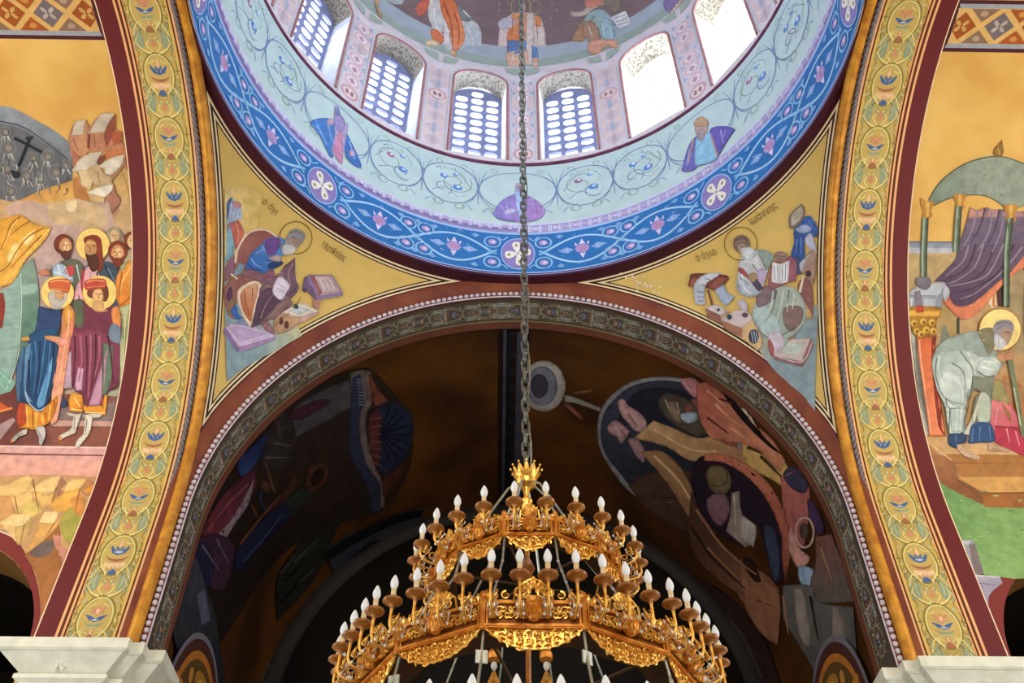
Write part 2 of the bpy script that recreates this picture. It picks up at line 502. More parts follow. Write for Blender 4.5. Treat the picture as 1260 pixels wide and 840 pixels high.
b = sweep([(11.35, 4.9), (11.35, 4.55), (11.42, 4.55)], 'y', 10); trim(b, m_dark)
# back nave vault, closed behind the camera
rows = []
for a, dz in path(1, 10, 48): rows.append([(VR*sin(a), y, H+VR*cos(a)+dz) for y in (-5.86, -9.5, -13.6)])
b = MB(); b.quadgrid(rows); struct(b.build('ceiling_back_vault', m_armgold, smooth=True))
b = MB(); rows = []
for a, dz in path(1, 10, 48): rows.append([(0, -13.6, H), (VR*sin(a), -13.6, H+VR*cos(a)+dz)])
b.quadgrid(rows); struct(b.build('wall_back', m_white))

# side arms: vaults along x, upright walls with a gallery arch
for sx in (-1, 1):
    side = 'left' if sx < 0 else 'right'
    rows = []; n = 96
    for i in range(n+1):
        a = -PI/2+PI*i/n
        rows.append([(sx*(6.25+5.0*j/6), 5.15*sin(a), H+5.15*cos(a)) for j in range(7)])
    b = MB(); b.quadgrid(rows); struct(b.build('ceiling_%s_arm' % side, m_armgold, smooth=True))
    # upright wall with the gallery opening, in (x, z)
    cx, cz, R = 8.0, -2.2, 1.70
    outer = [(6.25, 0), (6.25, -H), (11.25, -H), (11.25, 0)]
    arch = [(cx-R*cos(PI*i/24), cz+R*sin(PI*i/24)) for i in range(25)]+[(cx+R, -4.2), (cx-R, -4.2)]
    v, f = tri_fill(outer, [arch])
    o = mk('wall_%s_gallery' % side, [(sx*p[0], 5.15, H+p[1]) for p in v], f, m_armgold); struct(o)
    b = MB(); arch2 = arch+[arch[0]]
    b.quadgrid([[(sx*p[0], y, H+p[1]) for p in arch2] for y in (5.15, 5.5, 5.9)])
    struct(b.build('wall_%s_gallery_reveal' % side, mottled('reveal_ochre_'+side, '#6b4a26', '#8a6231', 2), smooth=False))
    b = MB(); b.box(min(sx*6, sx*10.4), max(sx*6, sx*10.4), 5.9, 9.5, H-4.6, H-.2)
    b.f = [q for q in b.f if not all(abs(b.v[i][1]-5.9) < 1e-6 for i in q)]
    struct(b.build('wall_%s_gallery_room' % side, m_dark))
    v, f = tri_fill(outer)
    struct(mk('wall_%s_nave_side' % side, [(sx*p[0], -5.15, H+p[1]) for p in v], f, m_armgold))
    b = MB(); rows = []
    for a, dz in path(1, H, 48): rows.append([(sx*11.25, 0, H), (sx*11.25, 5.15*sin(a), H+5.15*cos(a)+dz)])
    b.quadgrid(rows); struct(b.build('wall_%s' % side, m_white))
    # piers below the capitals
    for sy in (1, -1):
        b = MB(); b.box(min(sx*4.95, sx*6.1), max(sx*4.95, sx*6.1), min(sy*5.15, sy*5.8), max(sy*5.15, sy*5.8), 0, H-3.31)
        struct(b.build('wall_pier', m_stone)); b = MB()
        b.box(min(sx*5.0, sx*6.25), max(sx*5.0, sx*6.25), min(sy*5.2, sy*5.9), max(sy*5.2, sy*5.9), H-2.19, H-.3)
        struct(b.build('wall_pier', m_stone))

# ------------------------------------------------------------------ drum
def zrel(nt, sp): return mth(nt, 'ADD', sp.outputs[2], 0.0)
KEYC = '#9a86c0'
m_drum = bands('drum_plaster', zrel, [(4.9, '#3a1030'), (5.02, '#c9a9dd'), (5.045, '#1c2f5c'), (5.07, '#9fc4ee'), (5.10, '#2a74bd'), (6.27, '#a9c6ee'), (6.33, '#aea2d6'), (6.58, '#cfd8ee'), (6.63, '#c6dcdc'), (8.74, '#5b2240'), (8.80, '#7d4a62'), (8.88, '#c3b4c4')], 4.9, 9.1, vary=.1)
b = MB(); rows = []
for z in [4.95+i*.16 for i in range(25)]+[8.92]:
    rows.append([(drum_r(z+H)*sin(2*PI*i/160), drum_r(z+H)*cos(2*PI*i/160)+DRY, z) for i in range(160)])
b.quadgrid(rows, True); o = b.build('wall_drum_frieze', m_drum, smooth=True); o.location.z = H; struct(o)
# flat ledge closing the gap between drum and pendentive ring
b = MB(); b.quadgrid([[(5.02*sin(2*PI*i/96), 5.02*cos(2*PI*i/96), H+5.0) for i in range(96)], [(4.86*sin(2*PI*i/96), 4.86*cos(2*PI*i/96)+DRY, H+4.955) for i in range(96)]], True)
trim(b, mottled('maroon_ring_paint', '#3a1020', '#4c1626', 2))
b = MB(); b.tube([(drum_r(H+8.8)*sin(2*PI*i/128), drum_r(H+8.8)*cos(2*PI*i/128)+DRY, H+8.79) for i in range(128)], .045, 6, closed=True)
trim(b, mottled('plum_moulding', '#5b2240', '#74395a', 4), 'plum ring moulding below the drum windows')

# drum window zone: curved wall panels with arched openings
ZB, ZT = 8.9, 13.4
HW = 6.9                                     # half width of an opening in degrees
ZS = 12.35                                   # springing of the window arches
m_zone = mottled('drum_window_zone_plaster', '#d9cdd4', '#e4dbe0', 3, .6)
def uvz(az, z): return uv_drum(az, z)
def arch_az(hw, zs, rise, z0, k=14):
    return [(-hw, z0)]+[(-hw*cos(PI*i/k), zs+rise*sin(PI*i/k)) for i in range(k+1)]+[(hw, z0)]
b = MB()
for az in WIN_AZ:
    outer = [(-11.25+22.5*i/10, ZB) for i in range(11)]+[(11.25-22.5*i/10, ZT+.02) for i in range(11)]
    hole = arch_az(HW, ZS, .58, 9.02)
    sc = 5.1*PI/180
    v, f = tri_fill([(p[0]*sc, p[1]) for p in outer], [[(p[0]*sc, p[1]) for p in hole]], .3)
    base = len(b.v); b.v += [tuple(uv_drum(az+p[0]/sc, p[1])[0]) for p in v]; b.f += [tuple(base+i for i in t) for t in f]
struct(link('wall_drum_windows', b.mesh('wall_drum_windows'), m_zone, smooth=False))
m_reveal, nt, bs = newmat('window_reveal_paint', .6)
n = noise(nt, 17, 8); r = ramp(nt, n.outputs[0], [(.40, '#77705f'), (.5, '#a59d8c'), (.62, '#b7ab9c')]); nt.links.new(r.outputs[0], bs.inputs['Base Color'])
m_revside = mottled('pale_window_jamb', '#c9ccd8', '#dcdfe8', 3)
m_frame = mottled('red_window_border', '#a06a6a', '#b98683', 5)
m_grille = mottled('lilac_grey_window_grille', '#7f85ad', '#959abd', 6, .7)  # bars toned down, their back-lit shade is in the colour
m_glass, nt, bs = newmat('clear_glass', .05)
tr = nd(nt, 'ShaderNodeBsdfTransparent'); gl = nd(nt, 'ShaderNodeBsdfGlossy'); gl.inputs['Roughness'].default_value = .05
mx = nd(nt, 'ShaderNodeMixShader'); mx.inputs[0].default_value = .06
nt.links.new(tr.outputs[0], mx.inputs[1]); nt.links.new(gl.outputs[0], mx.inputs[2]); nt.links.new(mx.outputs[0], nt.nodes['Material Output'].inputs['Surface'])
DW = .58                                     # depth of the reveals
# local window meshes: x across, y outward, z up from the springing H; the same for every window
def arch2(hw, zs, rise, z0, k=16): return [(-hw, z0)]+[(-hw*cos(PI*i/k), zs+rise*sin(PI*i/k)) for i in range(k+1)]+[(hw, z0)]
RW = 5.08
hwm = RW*sin(rad(HW))
prof = arch2(hwm, ZS, .58, 9.02)
b = MB(); b.quadgrid([[(p[0], RW-.045 if 0 else math.sqrt(drum_r(H+p[1])**2-p[0]**2), p[1]) for p in prof], [(p[0]*.97, RW+DW, p[1]) for p in prof]])
b.quadgrid([[(-hwm, drum_r(H+9)-.03, 9.02), (hwm, drum_r(H+9)-.03, 9.02)], [(-hwm*.97, RW+DW, 9.02), (hwm*.97, RW+DW, 9.02)]])
me_rev = b.mesh('reveal')
b = MB(); pr = arch2(hwm+.03, ZS, .62, 9.0)
pts = [(p[0], math.sqrt(drum_r(H+p[1])**2-p[0]**2)-.012, p[1]) for p in pr]; b.tube(pts, .030, 5)
me_fr = b.mesh('window_border')
b = MB(); pr = arch2(hwm+.10, ZS, .69, 9.0)
pts = [(p[0], math.sqrt(drum_r(H+p[1])**2-p[0]**2)-.006, p[1]) for p in pr]; b.tube(pts, .018, 5)
me_fr2 = b.mesh('window_border_line')
# grille with oval holes
go = arch2(hwm*.965, ZS, .56, 9.02)
def oval(cx, cz, a=.145, c=.118, k=14): return [(cx+a*math.copysign(abs(cos(2*PI*i/k))**.75, cos(2*PI*i/k)), cz+c*math.copysign(abs(sin(2*PI*i/k))**.75, sin(2*PI*i/k))) for i in range(k)]
holes = []
for ci, cx in enumerate((-.37, 0, .37)):
    top = 12.33 if ci != 1 else 12.63
    z = top
    while z > 9.2:
        holes.append(oval(cx, z)); z -= .325
v, f = tri_fill(go, holes)
b = MB(); y0, y1 = RW+DW-.10, RW+DW-.03
for yy in (y0, y1):
    base = len(b.v); b.v += [(p[0], yy, p[1]) for p in v]; b.f += [tuple(base+i for i in t) for t in f]
for h in holes: b.quadgrid([[(p[0], y, p[1]) for p in h] for y in (y0, y1)], True)
me_grille = b.mesh('grille')
b = MB(); b.quadgrid([[(p[0], RW+DW, p[1]) for p in go], [(0, RW+DW, (p[1]+11)/2 if 0 else 11) for p in go]])
me_pane = b.mesh('pane')
b = MB()
for x in (-hwm*.33, hwm*.33): b.tube([(x, RW+DW-.03, 9.05), (x, RW+DW-.03, 12.75)], .012, 4)
for z in [9.6+.55*i for i in range(6)]: b.tube([(-hwm*.95, RW+DW-.03, z), (hwm*.95, RW+DW-.03, z)], .010, 4)
me_munt = b.mesh('muntins')
for i, az in enumerate(WIN_AZ):
    root = struct(empty('window_%d' % (i+1), (0, DRY, H)))
    root.rotation_euler.z = -rad(az)
    tag(root, 'arched drum window with a plaster grille' if not (25 < az < 80) else 'arched drum window of clear glass with thin bars')
    r = link('reveal', me_rev, None, root)
    if not me_rev.materials:
        me_rev.materials.append(m_reveal); me_rev.materials.append(m_revside)
        for p in me_rev.polygons:
            p.material_index = 0 if p.center.z > ZS else 1
    link('window_border', me_fr, m_frame, root); link('window_border_line', me_fr2, m_revside, root)
    if 25 < az < 80: link('muntins', me_munt, m_grille, root)
    else: link('grille', me_grille, m_grille, root)
    link('pane', me_pane, m_glass, root)

# dome
def dz(nt, sp):
    return mth(nt, 'ADD', sp.outputs[2], 0)
m_dome = bands('dome_plaster', dz, [(-.3, '#a9b8ae'), (.38, '#b4bfca'), (.90, '#8d7778')], -.3, 6, vary=.18)
b = MB(); rows = []
for j in range(25):
    e = PI/2*j/24; rows.append([(DOMER*cos(e)*sin(2*PI*i/128), DOMER*cos(e)*cos(2*PI*i/128), DOMER*sin(e)) for i in range(128)])
b.quadgrid(rows, True); o = b.build('ceiling_dome', m_dome, smooth=True); o.location = (0, DRY, DOMEZ); struct(o)

# ================================================================== PAINTED ORNAMENT BANDS
def build_trim(p, mat, label):
    n_trim[0] += 1
    o = p.build('trim_%d' % n_trim[0], mat); return struct(o, label)
def ell(cx, cy, a, b, k=18, rot=0):
    return [(cx+a*cos(2*PI*i/k)*cos(rot)-b*sin(2*PI*i/k)*sin(rot), cy+a*cos(2*PI*i/k)*sin(rot)+b*sin(2*PI*i/k)*cos(rot)) for i in range(k)]
def spiral(cx, cy, r, turns=1.3, a0=0, sgn=1, k=14, yr=1.0):
    return [(cx+r*(1-.75*t/k)*cos(a0+sgn*2*PI*turns*t/k), cy+yr*r*(1-.75*t/k)*sin(a0+sgn*2*PI*turns*t/k)) for t in range(k+1)]
VINE_L = dict(ring='#8f7f38', ring2='#e6d98f', leaf='#93a183', leaf2='#b9bd8f', stem='#8f8446', blue='#46669e', blue2='#b4c8dc', pink='#cf9068', pink2='#ecc09c', dark='#7d6433', fill='#cfb96a', rose='#a8694f')
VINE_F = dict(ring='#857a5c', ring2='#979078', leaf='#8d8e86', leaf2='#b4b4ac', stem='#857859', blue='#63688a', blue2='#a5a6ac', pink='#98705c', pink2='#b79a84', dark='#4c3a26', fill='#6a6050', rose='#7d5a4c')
def vine(p, kind, s0, c, k, up, C):
    """one medallion with the scroll above it; local a across, b along"""
    def L(pts): return [(s0-up*b*k, c+a*k) for a, b in pts]
    def st(pts, col, w, w2=None): p.line(L(pts), C[col], w*k, w2 if w2 is None else w2*k, smooth=3)
    def pl(pts, col, sm=0): p.poly(L(pts), C[col], sm)
    for m in (-1, 1):                 # trailing curls beside the medallion
        st([(m*.19, -.20), (m*.25, -.14), (m*.262, -.04), (m*.235, .04), (m*.255, .12), (m*.23, .19)], 'stem', .014)
        st([(m*.235, .04), (m*.215, .0), (m*.24, -.04), (m*.25, -.01)], 'ring2', .010)
        st([(m*.15, -.27), (m*.21, -.33), (m*.25, -.28)], 'ring', .016, .006)
        st([(m*.05, -.26), (m*.13, -.20), (m*.16, -.10)], 'leaf', .020, .006); st([(m*.06, .24), (m*.13, .19), (m*.16, .10)], 'leaf', .018, .006)
    # medallion ring with double line
    st([(.20*sin(t), -.29*cos(t)) for t in [2*PI*i/18 for i in range(19)]], 'ring', .030)
    st([(.185*sin(t), -.27*cos(t)) for t in [2*PI*i/18 for i in range(19)]], 'ring2', .016)
    if kind == 0:                      # blue cup
        pl([(-.115, .10), (-.075, .02), (0, -.01), (.075, .02), (.115, .10), (.10, .13), (.06, .07), (.035, .12), (0, .07), (-.035, .12), (-.06, .07), (-.10, .13)], 'blue')
        pl([(-.06, .035), (0, .015), (.06, .035), (0, .055)], 'blue2')
        pl([(-.02, .13), (0, .23), (.02, .13), (0, .10)], 'pink2')
        pl([(-.14, -.02), (-.07, -.055), (0, -.065), (.07, -.055), (.14, -.02), (.08, -.085), (0, -.105), (-.08, -.085)], 'rose')
        [pl([(m*.0, -.12), (m*.05, -.125), (m*.13, -.11), (m*.10, -.17), (m*.03, -.18)], 'pink2', 2) for m in (-1, 1)]
        st([(-.09, -.21), (0, -.24), (.09, -.21)], 'pink', .014)
    else:                              # winged blue flower under pink petals
        pl([(-.13, .05), (-.06, .03), (0, -.005), (.06, .03), (.13, .05), (.07, -.02), (0, -.05), (-.07, -.02)], 'blue')
        pl([(-.05, -.02), (0, -.035), (.05, -.02), (0, -.005)], 'blue2')
        pl([(-.08, .17), (-.075, .07), (0, .03), (.075, .07), (.08, .17), (.035, .12), (0, .16), (-.035, .12)], 'pink')
        pl([(-.025, .10), (0, .05), (.025, .10), (0, .13)], 'pink2')
        pl([(-.12, -.045), (-.06, -.07), (0, -.075), (.06, -.07), (.12, -.045), (.06, -.10), (0, -.11), (-.06, -.10)], 'leaf')
        st([(-.09, -.15), (0, -.11), (.09, -.15)], 'leaf2', .016); st([(-.06, -.2), (0, -.17), (.06, -.2)], 'pink', .014)
    # scroll between medallions
    for m in (-1, 1):
        st([(m*.10, .26), (m*.17, .33), (m*.235, .40), (m*.245, .50), (m*.215, .58), (m*.25, .66), (m*.22, .73)], 'stem', .016)
        pl([(m*.13, .36), (m*.185, .38), (m*.20, .48), (m*.17, .60), (m*.125, .64), (m*.115, .50)], 'leaf', 2)
        st([(m*.15, .40), (m*.165, .50), (m*.145, .60)], 'leaf2', .014)
        st([(m*.02, .30), (m*.09, .40), (m*.03, .50), (m*.08, .60), (m*.12, .70)], 'ring2', .014)
        st([(m*.24, .34), (m*.21, .28), (m*.25, .22)], 'ring', .016, .006)
        st([(m*.20, .70), (m*.24, .76), (m*.21, .80)], 'ring', .014, .006)
        st([(m*.01, .50), (m*.06, .56), (m*.02, .64)], 'stem', .012)
    for m in (-1, 1):                 # acanthus lobes, pale on olive
        st([(m*.05, .285), (m*.15, .33), (m*.215, .42), (m*.19, .53)], 'ring2', .026, .008)
        st([(m*.235, .50), (m*.205, .60), (m*.15, .69), (m*.07, .72)], 'ring2', .022, .008)
        for q in range(5):
            t = q/4; pl(ell(m*(.235-.03*t), .36+.30*t, .020, .030, 7, m*.5), 'leaf2' if q % 2 else 'leaf')
        for q in range(4):
            t = .5+q*.62; pl(ell(m*.235*sin(t)+m*.02, -.31*cos(t), .018, .028, 7, m*t), 'leaf2' if q % 2 else 'stem')
        st([(m*.03, .45), (m*.075, .50), (m*.10, .58)], 'leaf', .020, .006)
        st([(m*.035, -.20), (m*.085, -.17), (m*.12, -.21)], 'ring2', .012, .005); st([(m*.05, .19), (m*.10, .15), (m*.14, .17)], 'ring2', .014, .005)
        st([(m*.02, .03), (m*.045, .085), (m*.10, .115)], 'leaf2', .010, .004)
    pl([(-.045, .40), (0, .36), (.045, .40), (.02, .44), (0, .50), (-.02, .44)], 'pink')
    pl([(-.06, .60), (0, .57), (.06, .60), (.03, .63), (0, .66), (-.03, .63)], 'blue' if kind else 'rose')
    pl([(-.02, .66), (0, .73), (.02, .66)], 'pink2')
for sx, side in ((-1, 'left'), (1, 'right')):
    f = uv_soffit_side(sx)
    p = Paint(f, base=.003, step=.00005, grid=.09)
    for i in range(-2, 11):
        p.n = 0
        vine(p, i % 2, .93+.98*i, 5.545, 1.14, 1, VINE_L)
    build_trim(p, m_pigline, 'vine scroll with blue flowers on the %s arch soffit' % side)
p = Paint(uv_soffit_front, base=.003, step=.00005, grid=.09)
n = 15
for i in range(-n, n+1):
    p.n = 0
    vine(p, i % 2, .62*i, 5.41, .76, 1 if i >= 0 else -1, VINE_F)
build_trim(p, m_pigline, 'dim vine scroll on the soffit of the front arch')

# diamond lattice along the crown of each side arm
def uv_crown(sx):
    def f(x, y):
        a = math.asin(max(-1, min(1, y/5.15))); return Vector((sx*x, y, H+5.15*cos(a))), Vector((0, -y/5.15, -cos(a)))
    return f
for sx, side in ((-1, 'left'), (1, 'right')):
    p = Paint(uv_crown(sx), base=.003, step=.0004, grid=.12)
    c = .04; x0, x1 = 6.26, 9.6
    p.poly([(x0, c-.40), (x1, c-.40), (x1, c+.40), (x0, c+.40)], '#4a1a28')
    p.poly([(x0, c-.34), (x1, c-.34), (x1, c+.34), (x0, c+.34)], '#9ba3ae')
    p.poly([(x0, c-.27), (x1, c-.27), (x1, c+.27), (x0, c+.27)], '#d9b06a')
    d = .56; i = 0; x = x0-.1
    def clip(pts): return [(max(q[0], x0), q[1]) for q in pts]
    while x < x1-.3:
        cols = [('#9c4f1c', '#c9a35c'), ('#71686f', '#b3a9a0')][i % 2]
        xc = x+d/2
        for dx, dy, kk in ((0, 0, 1),):
            p.poly(clip([(xc-.22, c), (xc, c-.215), (xc+.22, c), (xc, c+.215)]), cols[0])
            for q in range(4): p.poly(clip(ell(xc+.075*cos(PI/4+q*PI/2), c+.065*sin(PI/4+q*PI/2), .058, .03, 8, PI/4+q*PI/2)), cols[1])
        oth = [('#8a6d5c', '#b09a80'), ('#a4561f', '#c98d4a')][i % 2]
        for m in (-1, 1):
            p.poly(clip([(xc+d/2-.21, c+m*.265), (xc+d/2, c+m*.06), (xc+d/2+.21, c+m*.265)]), oth[0])
            p.poly(clip(ell(xc+d/2, c+m*.19, .06, .045, 8)), oth[1])
        x += d; i += 1
    build_trim(p, m_pigline, 'diamond lattice border along the crown of the %s arm' % side)

# ------------------------------------------------------------------ drum: blue scroll frieze
p = Paint(uv_drum, base=.004, step=.00012, grid=1.2)
def L2(c, pts): return [(c+a, 5.68+b) for a, b in pts]
SC, SC2, FL, FL2 = '#8fc4ec', '#c4ddf5', '#b59ad0', '#dcd3ee'
def dline(pts, col, w, w2=None):           # stroke with the same width in both directions: az degrees to metres
    k = PI*4.9/180
    s2 = Paint(lambda x, y: uv_drum(x/k, y)); s2.base = p.base; s2.step = p.step; s2.n = p.n
    s2.line([(a*k, b) for a, b in pts], col, w, w2, smooth=3)
    b = len(p.V); p.V += s2.V; p.C += s2.C; p.Fc += [tuple(b+i for i in t) for t in s2.Fc]; p.n = s2.n
for cell in range(8):
    c = 45*cell-.3; p.n = 0
    for m in (-1, 1):
        for q, cx in enumerate((13.9, 31.1)):
            x = c+m*cx if m > 0 else c-cx
        # strands over half the cell on this side are drawn below once
    nodes = [5.6, 22.5, 39.4]
    for (a, b_) in ((5.6, 22.5), (22.5, 39.4)):
        mid = (a+b_)/2
        for s_ in (-1, 1):
            pts = [(a+(b_-a)*t/10, .40*s_*sin(PI*t/10)) for t in range(11)]
            dline(L2(c, pts), SC, .060); dline(L2(c, pts), SC2, .018)
        # central flower
        p.poly(L2(c, ell(mid, 0, 1.6, .14, 10)), FL); p.poly(L2(c, ell(mid, 0, .8, .07, 8)), '#c98bb0')
        for s_ in (-1, 1):
            p.poly(L2(c, [(mid+s_*1.8, 0), (mid+s_*3.4, .10), (mid+s_*5.4, 0), (mid+s_*3.4, -.10)]), '#8fb4e6')
            p.poly(L2(c, [(mid+s_*2.2, .02), (mid+s_*3.0, .06), (mid+s_*3.6, 0), (mid+s_*3.0, -.04)]), FL2)
            p.poly(L2(c, [(mid-.7, s_*.14), (mid, s_*.30), (mid+.7, s_*.14)]), FL2)
            p.poly(L2(c, [(mid+s_*.9, .13), (mid+s_*1.6, .22), (mid+s_*1.5, .10)]), FL2)
    for nx in nodes:
        for dx in (-1.9, 1.9):
            if nx == 5.6 and dx < 0: continue
            if nx == 39.4 and dx > 0: continue
            if nx != 22.5: dx = 0
            for s_ in (-1, 1):
                cx, cy = nx+dx*1.05, s_*.31
                dline(L2(c, [(cx+1.75*cos(t), cy+.165*sin(t)) for t in [2*PI*i/12 for i in range(13)]]), SC, .034)
                p.poly(L2(c, ell(cx, cy, 1.0, .085, 10)), FL); p.poly(L2(c, ell(cx+.2, cy, .5, .045, 8)), FL2)
            if nx != 22.5: break
        for s_ in (-1, 1): dline(L2(c, [(nx-1.0, s_*.06), (nx, 0), (nx+1.0, -s_*.06)]), SC, .05)
    random.seed(cell)
    for k in range(34):                # leaf flecks on the blue
        bx = random.uniform(5, 40); bz = random.choice((-1, 1))*random.uniform(.40, .52) if k % 2 else random.uniform(-.18, .18)
        dline(L2(c, [(bx, bz), (bx+random.uniform(.4, 1.1), bz+random.uniform(-.05, .05))]), random.choice(['#6fa8e0', '#a9c8ee', '#5f98d4']), .030, .008)
    for bx in (9.2, 18.6, 26.4, 35.6, 22.5):
        for s_ in (-1, 1):
            p.poly(L2(c, [(bx-.9, s_*.47), (bx, s_*.38), (bx+.9, s_*.47), (bx+.1, s_*.52)]), '#7fb0e4')
    for bx in (3.4, 41.6):
        for s_ in (-1, 1): dline(L2(c, [(bx-1, s_*.48), (bx, s_*.38), (bx+1.2, s_*.50)]), SC, .03)
# greek key strip
p.n = 2
for i in range(160):
    a = i*2.25
    if 100 < a < 260 and i % 2: pass
    dline([(a, 6.36), (a, 6.55)], '#dcd9ef', .03); dline([(a+.45, 6.36), (a+.45, 6.55)], '#dcd9ef', .02)
    p.poly([(a+.8, 6.42), (a+1.9, 6.42), (a+1.9, 6.51), (a+.8, 6.51)], '#d5cfec' if i % 2 else '#c3b4e0')
# pale band: running ovals of vine
OV = '#869dc0'; OV2 = '#9ab3a8'
for cell in range(8):
    c = 45*cell-.3; p.n = 2
    for (cx, hw) in ((0, 9.0), (15.9, 6.6), (29.1, 6.6)):
        cz = 7.78
        dline([(c+cx+hw*cos(t), cz+.70*sin(t)) for t in [2*PI*i/20 for i in range(21)]], OV, .028)
        if cx:
            sg = 1 if cx < 20 else -1
            dline([(a, b) for a, b in spiral(c+cx-1.2*sg, cz+.05, 4.2, 1.2, PI*.2, sg, yr=.10)], OV2, .022)
            dline([(c+cx-4, cz-.4), (c+cx-1, cz-.2), (c+cx+2, cz-.45), (c+cx+4, cz-.3)], OV, .018, .006)
            for (dx, dz_, r_, cc) in ((-1.6, .20, 1.0, '#b07a9c' if sg > 0 else '#6e9fe0'), (1.8, -.12, 1.2, '#5f97dd'), (1.2, .34, .7, '#7fb0e6')):
                p.poly(ell(c+cx+dx, cz+dz_, r_, r_*.085, 9), cc); p.poly(ell(c+cx+dx+.2, cz+dz_+.03, r_*.45, r_*.04, 7), '#d9dcf2')
            dline([(a, b) for a, b in spiral(c+cx+1.8*sg, cz-.22, 2.6, 1.0, -PI*.3, -sg, yr=.10)], OV, .020)
            dline([(c+cx-5.2*sg, cz-.1), (c+cx-3.4*sg, cz+.22), (c+cx-1*sg, cz+.50), (c+cx+1.6*sg, cz+.52)], '#93b0a6', .022, .008)
            for q in range(4): dline([(c+cx-4.4+q*2.6, cz+.60-abs(q-1.5)*.05), (c+cx-3.8+q*2.6, cz+.46)], '#a3b8a4', .022, .006)
            dline([(c+cx+2.2, cz+.45), (c+cx+3.6, cz+.25), (c+cx+3.2, cz+.05)], OV2, .02, .006)
            dline([(c+cx-3.6, cz+.42), (c+cx-2.6, cz+.52), (c+cx-2.2, cz+.38)], '#7fb0c8', .03, .008)
    for jx in (9.15, 22.5, 35.85):
        for dx, h in ((-1.9, .85), (0, .62), (1.9, .85)):
            dline([(c+jx, 7.62), (c+jx+dx*.35, 7.62+h*.55), (c+jx+dx, 7.62+h)], OV, .026, .008)
        for dx, h in ((-3.4, .60), (0, .52), (3.4, .60)):
            dline([(c+jx, 7.70), (c+jx+dx*.4, 7.70-h*.65), (c+jx+dx, 7.70-h)], OV, .030, .008)
        for s_ in (-1, 1):
            dline([(a, b) for a, b in spiral(c+jx+s_*4.6, 7.02, 1.6, 1.0, PI/2, s_, yr=.085)], '#9db5a8', .020)
            dline([(c+jx+s_*1.2, 6.95), (c+jx+s_*2.6, 7.1), (c+jx+s_*3.4, 6.9)], '#8fb8cc', .028, .006)
            dline([(a, b) for a, b in spiral(c+jx+s_*3.4, 8.50, 1.2, 1.0, -PI/2, s_, yr=.08)], '#9db5a8', .016)
build_trim(p, m_pigline, 'blue scroll frieze, key strip and pale vine band round the drum')
# cross medallions on the blue frieze
p = Paint(uv_drum, base=.012, step=.0006, grid=1.2)
def medallion(c):
    p.n = 0
    p.poly(ell(c, 5.66, 3.75, .49, 28), '#9cc3ee'); p.poly(ell(c, 5.66, 3.5, .455, 28), '#8a7fc0')
    p.poly(ell(c, 5.66, 3.2, .42, 28), '#9484c4')
    for q in range(4):
        a = q*PI/2+(.18 if abs(c) < 30 else .55)
        dx, dy = cos(a), sin(a); ex, ey = -dy, dx
        def loc(u, w): return (c+(dx*u+ex*w)*7.2, 5.66+(dy*u+ey*w)*.94)
        p.poly([loc(.03, 0), loc(.10, .06), loc(.20, .105), loc(.31, .12), loc(.385, .06), loc(.385, -.06), loc(.31, -.12), loc(.20, -.105), loc(.10, -.06)], '#f2f0e0', 2)
        p.poly([loc(.22, 0), loc(.28, .05), loc(.34, 0), loc(.28, -.05)], '#a9a27f', 2)
    p.poly(ell(c, 5.66, .62, .08, 8), '#e9e6d2'); p.poly(ell(c, 5.66, .25, .035, 6), '#8a7fc0')
    o = p.build('cross_medallion', m_pigline); return o
where = {0: 'lowest round medallion with a white cross, behind the chandelier chain', 1: 'round medallion with a white cross above the right evangelist', 7: 'round medallion with a white cross above the left evangelist',
         2: 'round medallion with a white cross high on the right of the blue frieze', 6: 'sunlit round medallion high on the left of the blue frieze'}
for cell, lab in where.items():
    o = medallion((45*cell-.3) if cell < 5 else 45*cell-360-.3)
    tag(o, lab, 'medallion', 'cross medallions on the blue frieze')

# pilasters between the drum windows
p = Paint(uv_drum, base=.004, step=.0003, grid=1.0)
for k in range(16):
    c = 1.15+22.5*k
    p.n = 0
    for m in (-1, 1):
        dline([(c+m*3.05, 9.0), (c+m*3.05, 12.3)], '#a8707c', .02); dline([(c+m*2.85, 9.0), (c+m*2.85, 12.3)], '#d8cfd6', .012)
    z = 9.25; j = 0
    while z < 12.75:
        if (k+(1 if j % 5 == 4 else 0)) % 2:
            p.poly([(c-2.4, z), (c, z-.27), (c+2.4, z), (c, z+.27)], '#d6c2c8'); p.poly([(c-1.7, z), (c, z-.19), (c+1.7, z), (c, z+.19)], '#a9b0c6' if j % 2 else '#c2aeb6')
            for m in (-1, 1):
                p.poly([(c+m*2.7, z+.06), (c+m*2.7, z+.44), (c+m*.6, z+.25)], '#e6cdca'); 
        elif j % 5 == 4 or j == 0:
            p.poly(ell(c, z, 2.5, .25), '#d0a4ac'); p.poly(ell(c, z, 1.9, .18), '#ead9d4')
            for m in (-1, 1): p.poly(ell(c+m*.7, z, .5, .10, 8), '#a97a84')
        else:
            p.poly(ell(c, z, 2.2, .24), '#e0bcc2'); p.poly(ell(c, z, 1.6, .17), '#ebdfe4'); p.poly([(c-.9, z), (c, z-.12), (c+.9, z), (c, z+.12)], '#c596a8')
            for m in (-1, 1): p.poly([(c+m*2.7, z+.12), (c+m*2.7, z+.38), (c+m*1.5, z+.25)], '#b4bcd2')
        z += .50; j += 1
    # spandrel above: flaring trellis
    for m in (-1, 1):
        p.poly([(c+m*.6, 12.9), (c+m*4.2, 13.05), (c+m*5.0, 13.3), (c+m*.8, 13.3)], '#aebcb0')
build_trim(p, m_pigline, 'painted pilasters between the drum windows')

